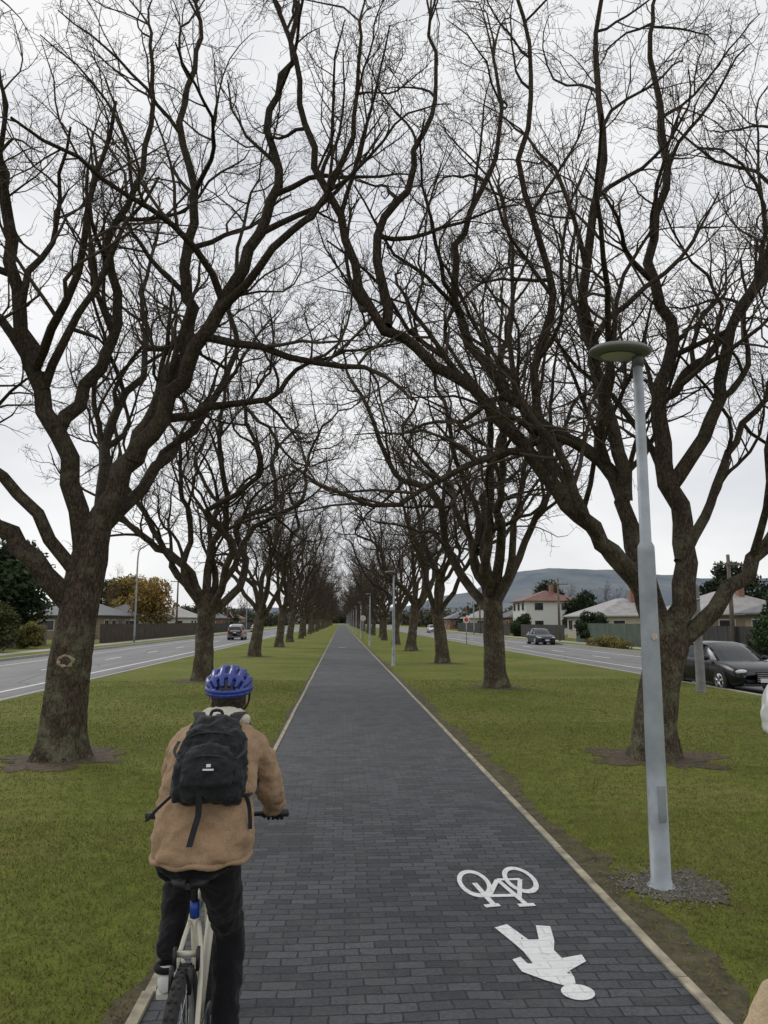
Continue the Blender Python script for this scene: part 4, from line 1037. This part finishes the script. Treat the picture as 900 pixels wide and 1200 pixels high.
    for sg in (-1,1): tube(V,F,bez([C+Vector((sg*.092,.03,-.01)),C+Vector((sg*.084,.03,-.07)),C+Vector((sg*.03,.06,-.135)),C+Vector((0,.07,-.14))],4),[.005]*13,6)
    meshobj('helmet_strap',V,F,M_strap,e,True)
    for sg,hx in ((1,.285),(-1,-.255)):
        V=[];F=[]
        loft(V,F,[((hx-sg*.002,.345,1.09),.026,.024,1.2),((hx,.375,1.083),.030,.022,1.2),((hx,.405,1.076),.040,.020,1.3),((hx,.43,1.066),.043,.018,1.4)],16)
        for j,(dx,ln) in enumerate(((-.033,.92),(-.011,1.05),(.011,1.0),(.033,.82))):
            xx=hx+dx*sg
            P=[Vector((xx,.415,1.072)),Vector((xx,.440,1.073)),Vector((xx,.440+.022*ln,1.058)),Vector((xx,.440+.022*ln,1.035)),Vector((xx,.428+.008*ln,1.018)),Vector((xx,.412,1.020))]
            tube(V,F,bez(P,2),[.0105,.0105,.0105,.010,.010,.0095,.009,.009,.0085,.008,.007],8)
        P=[Vector((hx-sg*.03,.39,1.072)),Vector((hx-sg*.052,.405,1.06)),Vector((hx-sg*.060,.420,1.040)),Vector((hx-sg*.052,.436,1.022))]
        tube(V,F,bez(P,3),[.013,.013,.0125,.012,.0115,.011,.0105,.010,.009,.008],8)
        o=meshobj('hand',V,F,M_glove,e);remesh(o,.0035,2)
    if backpack:
        tl=R(-22); Mx=Matrix.Rotation(tl,3,'X')@Matrix.Diagonal((.95,.95,.84)); O=Vector((.062,-.255,1.428))
        V=[];F=[]
        for (zz,hw,y0,y1) in ((-.205,.10,-.03,.05),(-.195,.142,-.080,.075),(-.12,.160,-.115,.08),(0,.152,-.095,.08),(.09,.135,-.07,.08),(.16,.108,-.05,.075),(.20,.075,-.02,.06),(.212,.04,.0,.04)):
            for k in range(28):
                a=2*math.pi*k/28; cx=math.copysign(abs(math.cos(a))**.75,math.cos(a)); sy=math.copysign(abs(math.sin(a))**.75,math.sin(a))
                V.append(O+Mx@Vector((cx*hw,(y0+y1)/2+sy*(y1-y0)/2,zz)))
        for i in range(7):
            for k in range(28):F.append((i*28+k,i*28+(k+1)%28,(i+1)*28+(k+1)%28,(i+1)*28+k))
        F.append(tuple(reversed(range(28))));F.append(tuple(7*28+k for k in range(28)))
        o=meshobj('backpack',V,F,M_pack,e);remesh(o,.007,2,.045,.05)
        V=[];F=[]
        for (zz,hw,yy) in ((-.16,.08,-.105),(-.15,.105,-.125),(-.08,.112,-.135),(0,.10,-.122),(.04,.08,-.105),(.05,.04,-.09)):
            for k in range(20):
                a=2*math.pi*k/20; cx=math.copysign(abs(math.cos(a))**.7,math.cos(a)); V.append(O+Mx@Vector((cx*hw,yy+.03+math.sin(a)*.032,zz)))
        for i in range(5):
            for k in range(20):F.append((i*20+k,i*20+(k+1)%20,(i+1)*20+(k+1)%20,(i+1)*20+k))
        F.append(tuple(reversed(range(20))));F.append(tuple(100+k for k in range(20)))
        o=meshobj('backpack_pocket',V,F,M_pack,e,True);remesh(o,.006,3,.025,.035)
        V=[];F=[]
        def flat(pts,w1,t1=.003):
            b=len(V);n=len(pts)
            for i,p in enumerate(pts):
                d=(pts[min(i+1,n-1)]-pts[max(i-1,0)]).normalized(); sd_=Vector((1,0,0)); nn=sd_.cross(d).normalized()
                for s1,s2 in ((-1,-1),(1,-1),(1,1),(-1,1)): V.append(p+sd_*s1*w1/2+nn*s2*t1)
            for i in range(n-1):
                for k in range(4):F.append((b+4*i+k,b+4*i+(k+1)%4,b+4*i+4+(k+1)%4,b+4*i+4+k))
            F.append((b,b+3,b+2,b+1));F.append(tuple(b+4*(n-1)+k for k in range(4)))
        for sg in (-1,1):
            flat(bez([O+Mx@Vector((sg*.06,.07,.18)),Vector((.055+sg*.085,-.05,1.585)),Vector((.055+sg*.095,.05,1.565)),Vector((.055+sg*.11,.10,1.49)),Vector((.05+sg*.13,.10,1.38)),Vector((.045+sg*.17,-.02,1.27)),O+Mx@Vector((sg*.14,.07,-.16))],4),.05,.006)
        flat(bez([O+Mx@Vector((-.03,-.085,-.17)),Vector((.03,-.35,1.235)),Vector((.022,-.375,1.19)),Vector((.005,-.39,1.12))],4),.024,.003)
        flat(bez([O+Mx@Vector((-.155,-.0,-.17)),Vector((-.145,-.29,1.24)),Vector((-.19,-.27,1.19))],4),.016,.003)
        flat(bez([O+Mx@Vector((.155,.0,-.17)),Vector((.222,-.27,1.24)),Vector((.228,-.26,1.15))],4),.016,.003)
        tube(V,F,bez([O+Mx@Vector((-.03,.04,.20)),O+Mx@Vector((-.02,.03,.245)),O+Mx@Vector((.02,.03,.245)),O+Mx@Vector((.03,.04,.20))],4),[.007]*13,8)
        for zz,ww in ((.105,.105),(-.02,.085)):
            tube(V,F,bez([O+Mx@Vector((-ww,-.045 if zz>0 else -.118,zz-.02)),O+Mx@Vector((-ww*.5,-.072 if zz>0 else -.130,zz)),O+Mx@Vector((ww*.5,-.072 if zz>0 else -.130,zz)),O+Mx@Vector((ww,-.045 if zz>0 else -.118,zz-.02))],4),[.004]*13,6)
        for sg in (-1,1):
            flat(bez([O+Mx@Vector((sg*.145,-.02,.08)),O+Mx@Vector((sg*.150,-.075,.02)),O+Mx@Vector((sg*.12,-.115,-.03))],4),.012,.003)
        meshobj('backpack_straps',V,F,M_strap,e)
        V=[];F=[]
        box(V,F,O+Mx@Vector((.01,-.146,-.085)),(.045,.003,.008),Mx); box(V,F,O+Mx@Vector((.01,-.145,-.066)),(.018,.003,.014),Mx); meshobj('backpack_logo',V,F,M_plate,e)
    return e
M_jack=fabric('tan_wool_jacket',(.37,.245,.150),.14,.8);M_sherpa=fabric('sherpa_collar',(.62,.58,.50),.12,1)
M_hblue=simple('helmet_blue',(.006,.028,.24),.3,.1,coat=.4);M_hblack=simple('helmet_black',(.012,.012,.014),.4,.1);M_hwhite=simple('helmet_white',(.65,.66,.66),.3,.05,coat=.5)
M_fr=simple('cream_frame',(.58,.55,.44),.35,.06,coat=.4);M_bluep=simple('blue_anodised',(.01,.06,.35),.3,.1)
bicycle(-.597,3.48,R(1.0),M_fr,M_bluep); person(-.597,3.48,R(1.0),M_jack,M_sherpa,M_hblue,M_hblack)
M_jack2=fabric('beige_jacket',(.43,.33,.21),.12,.8)
e1=bicycle(.735,.955,R(20),M_dgrey,M_bluep); e2=person(.735,.955,R(20),M_jack2,M_sherpa,M_hwhite,M_hblack,False)
e1.scale=(1.09,1.09,1.09); e2.scale=(1.09,1.09,1.09)
print('polys',sum(len(m.polygons) for m in bpy.data.meshes))
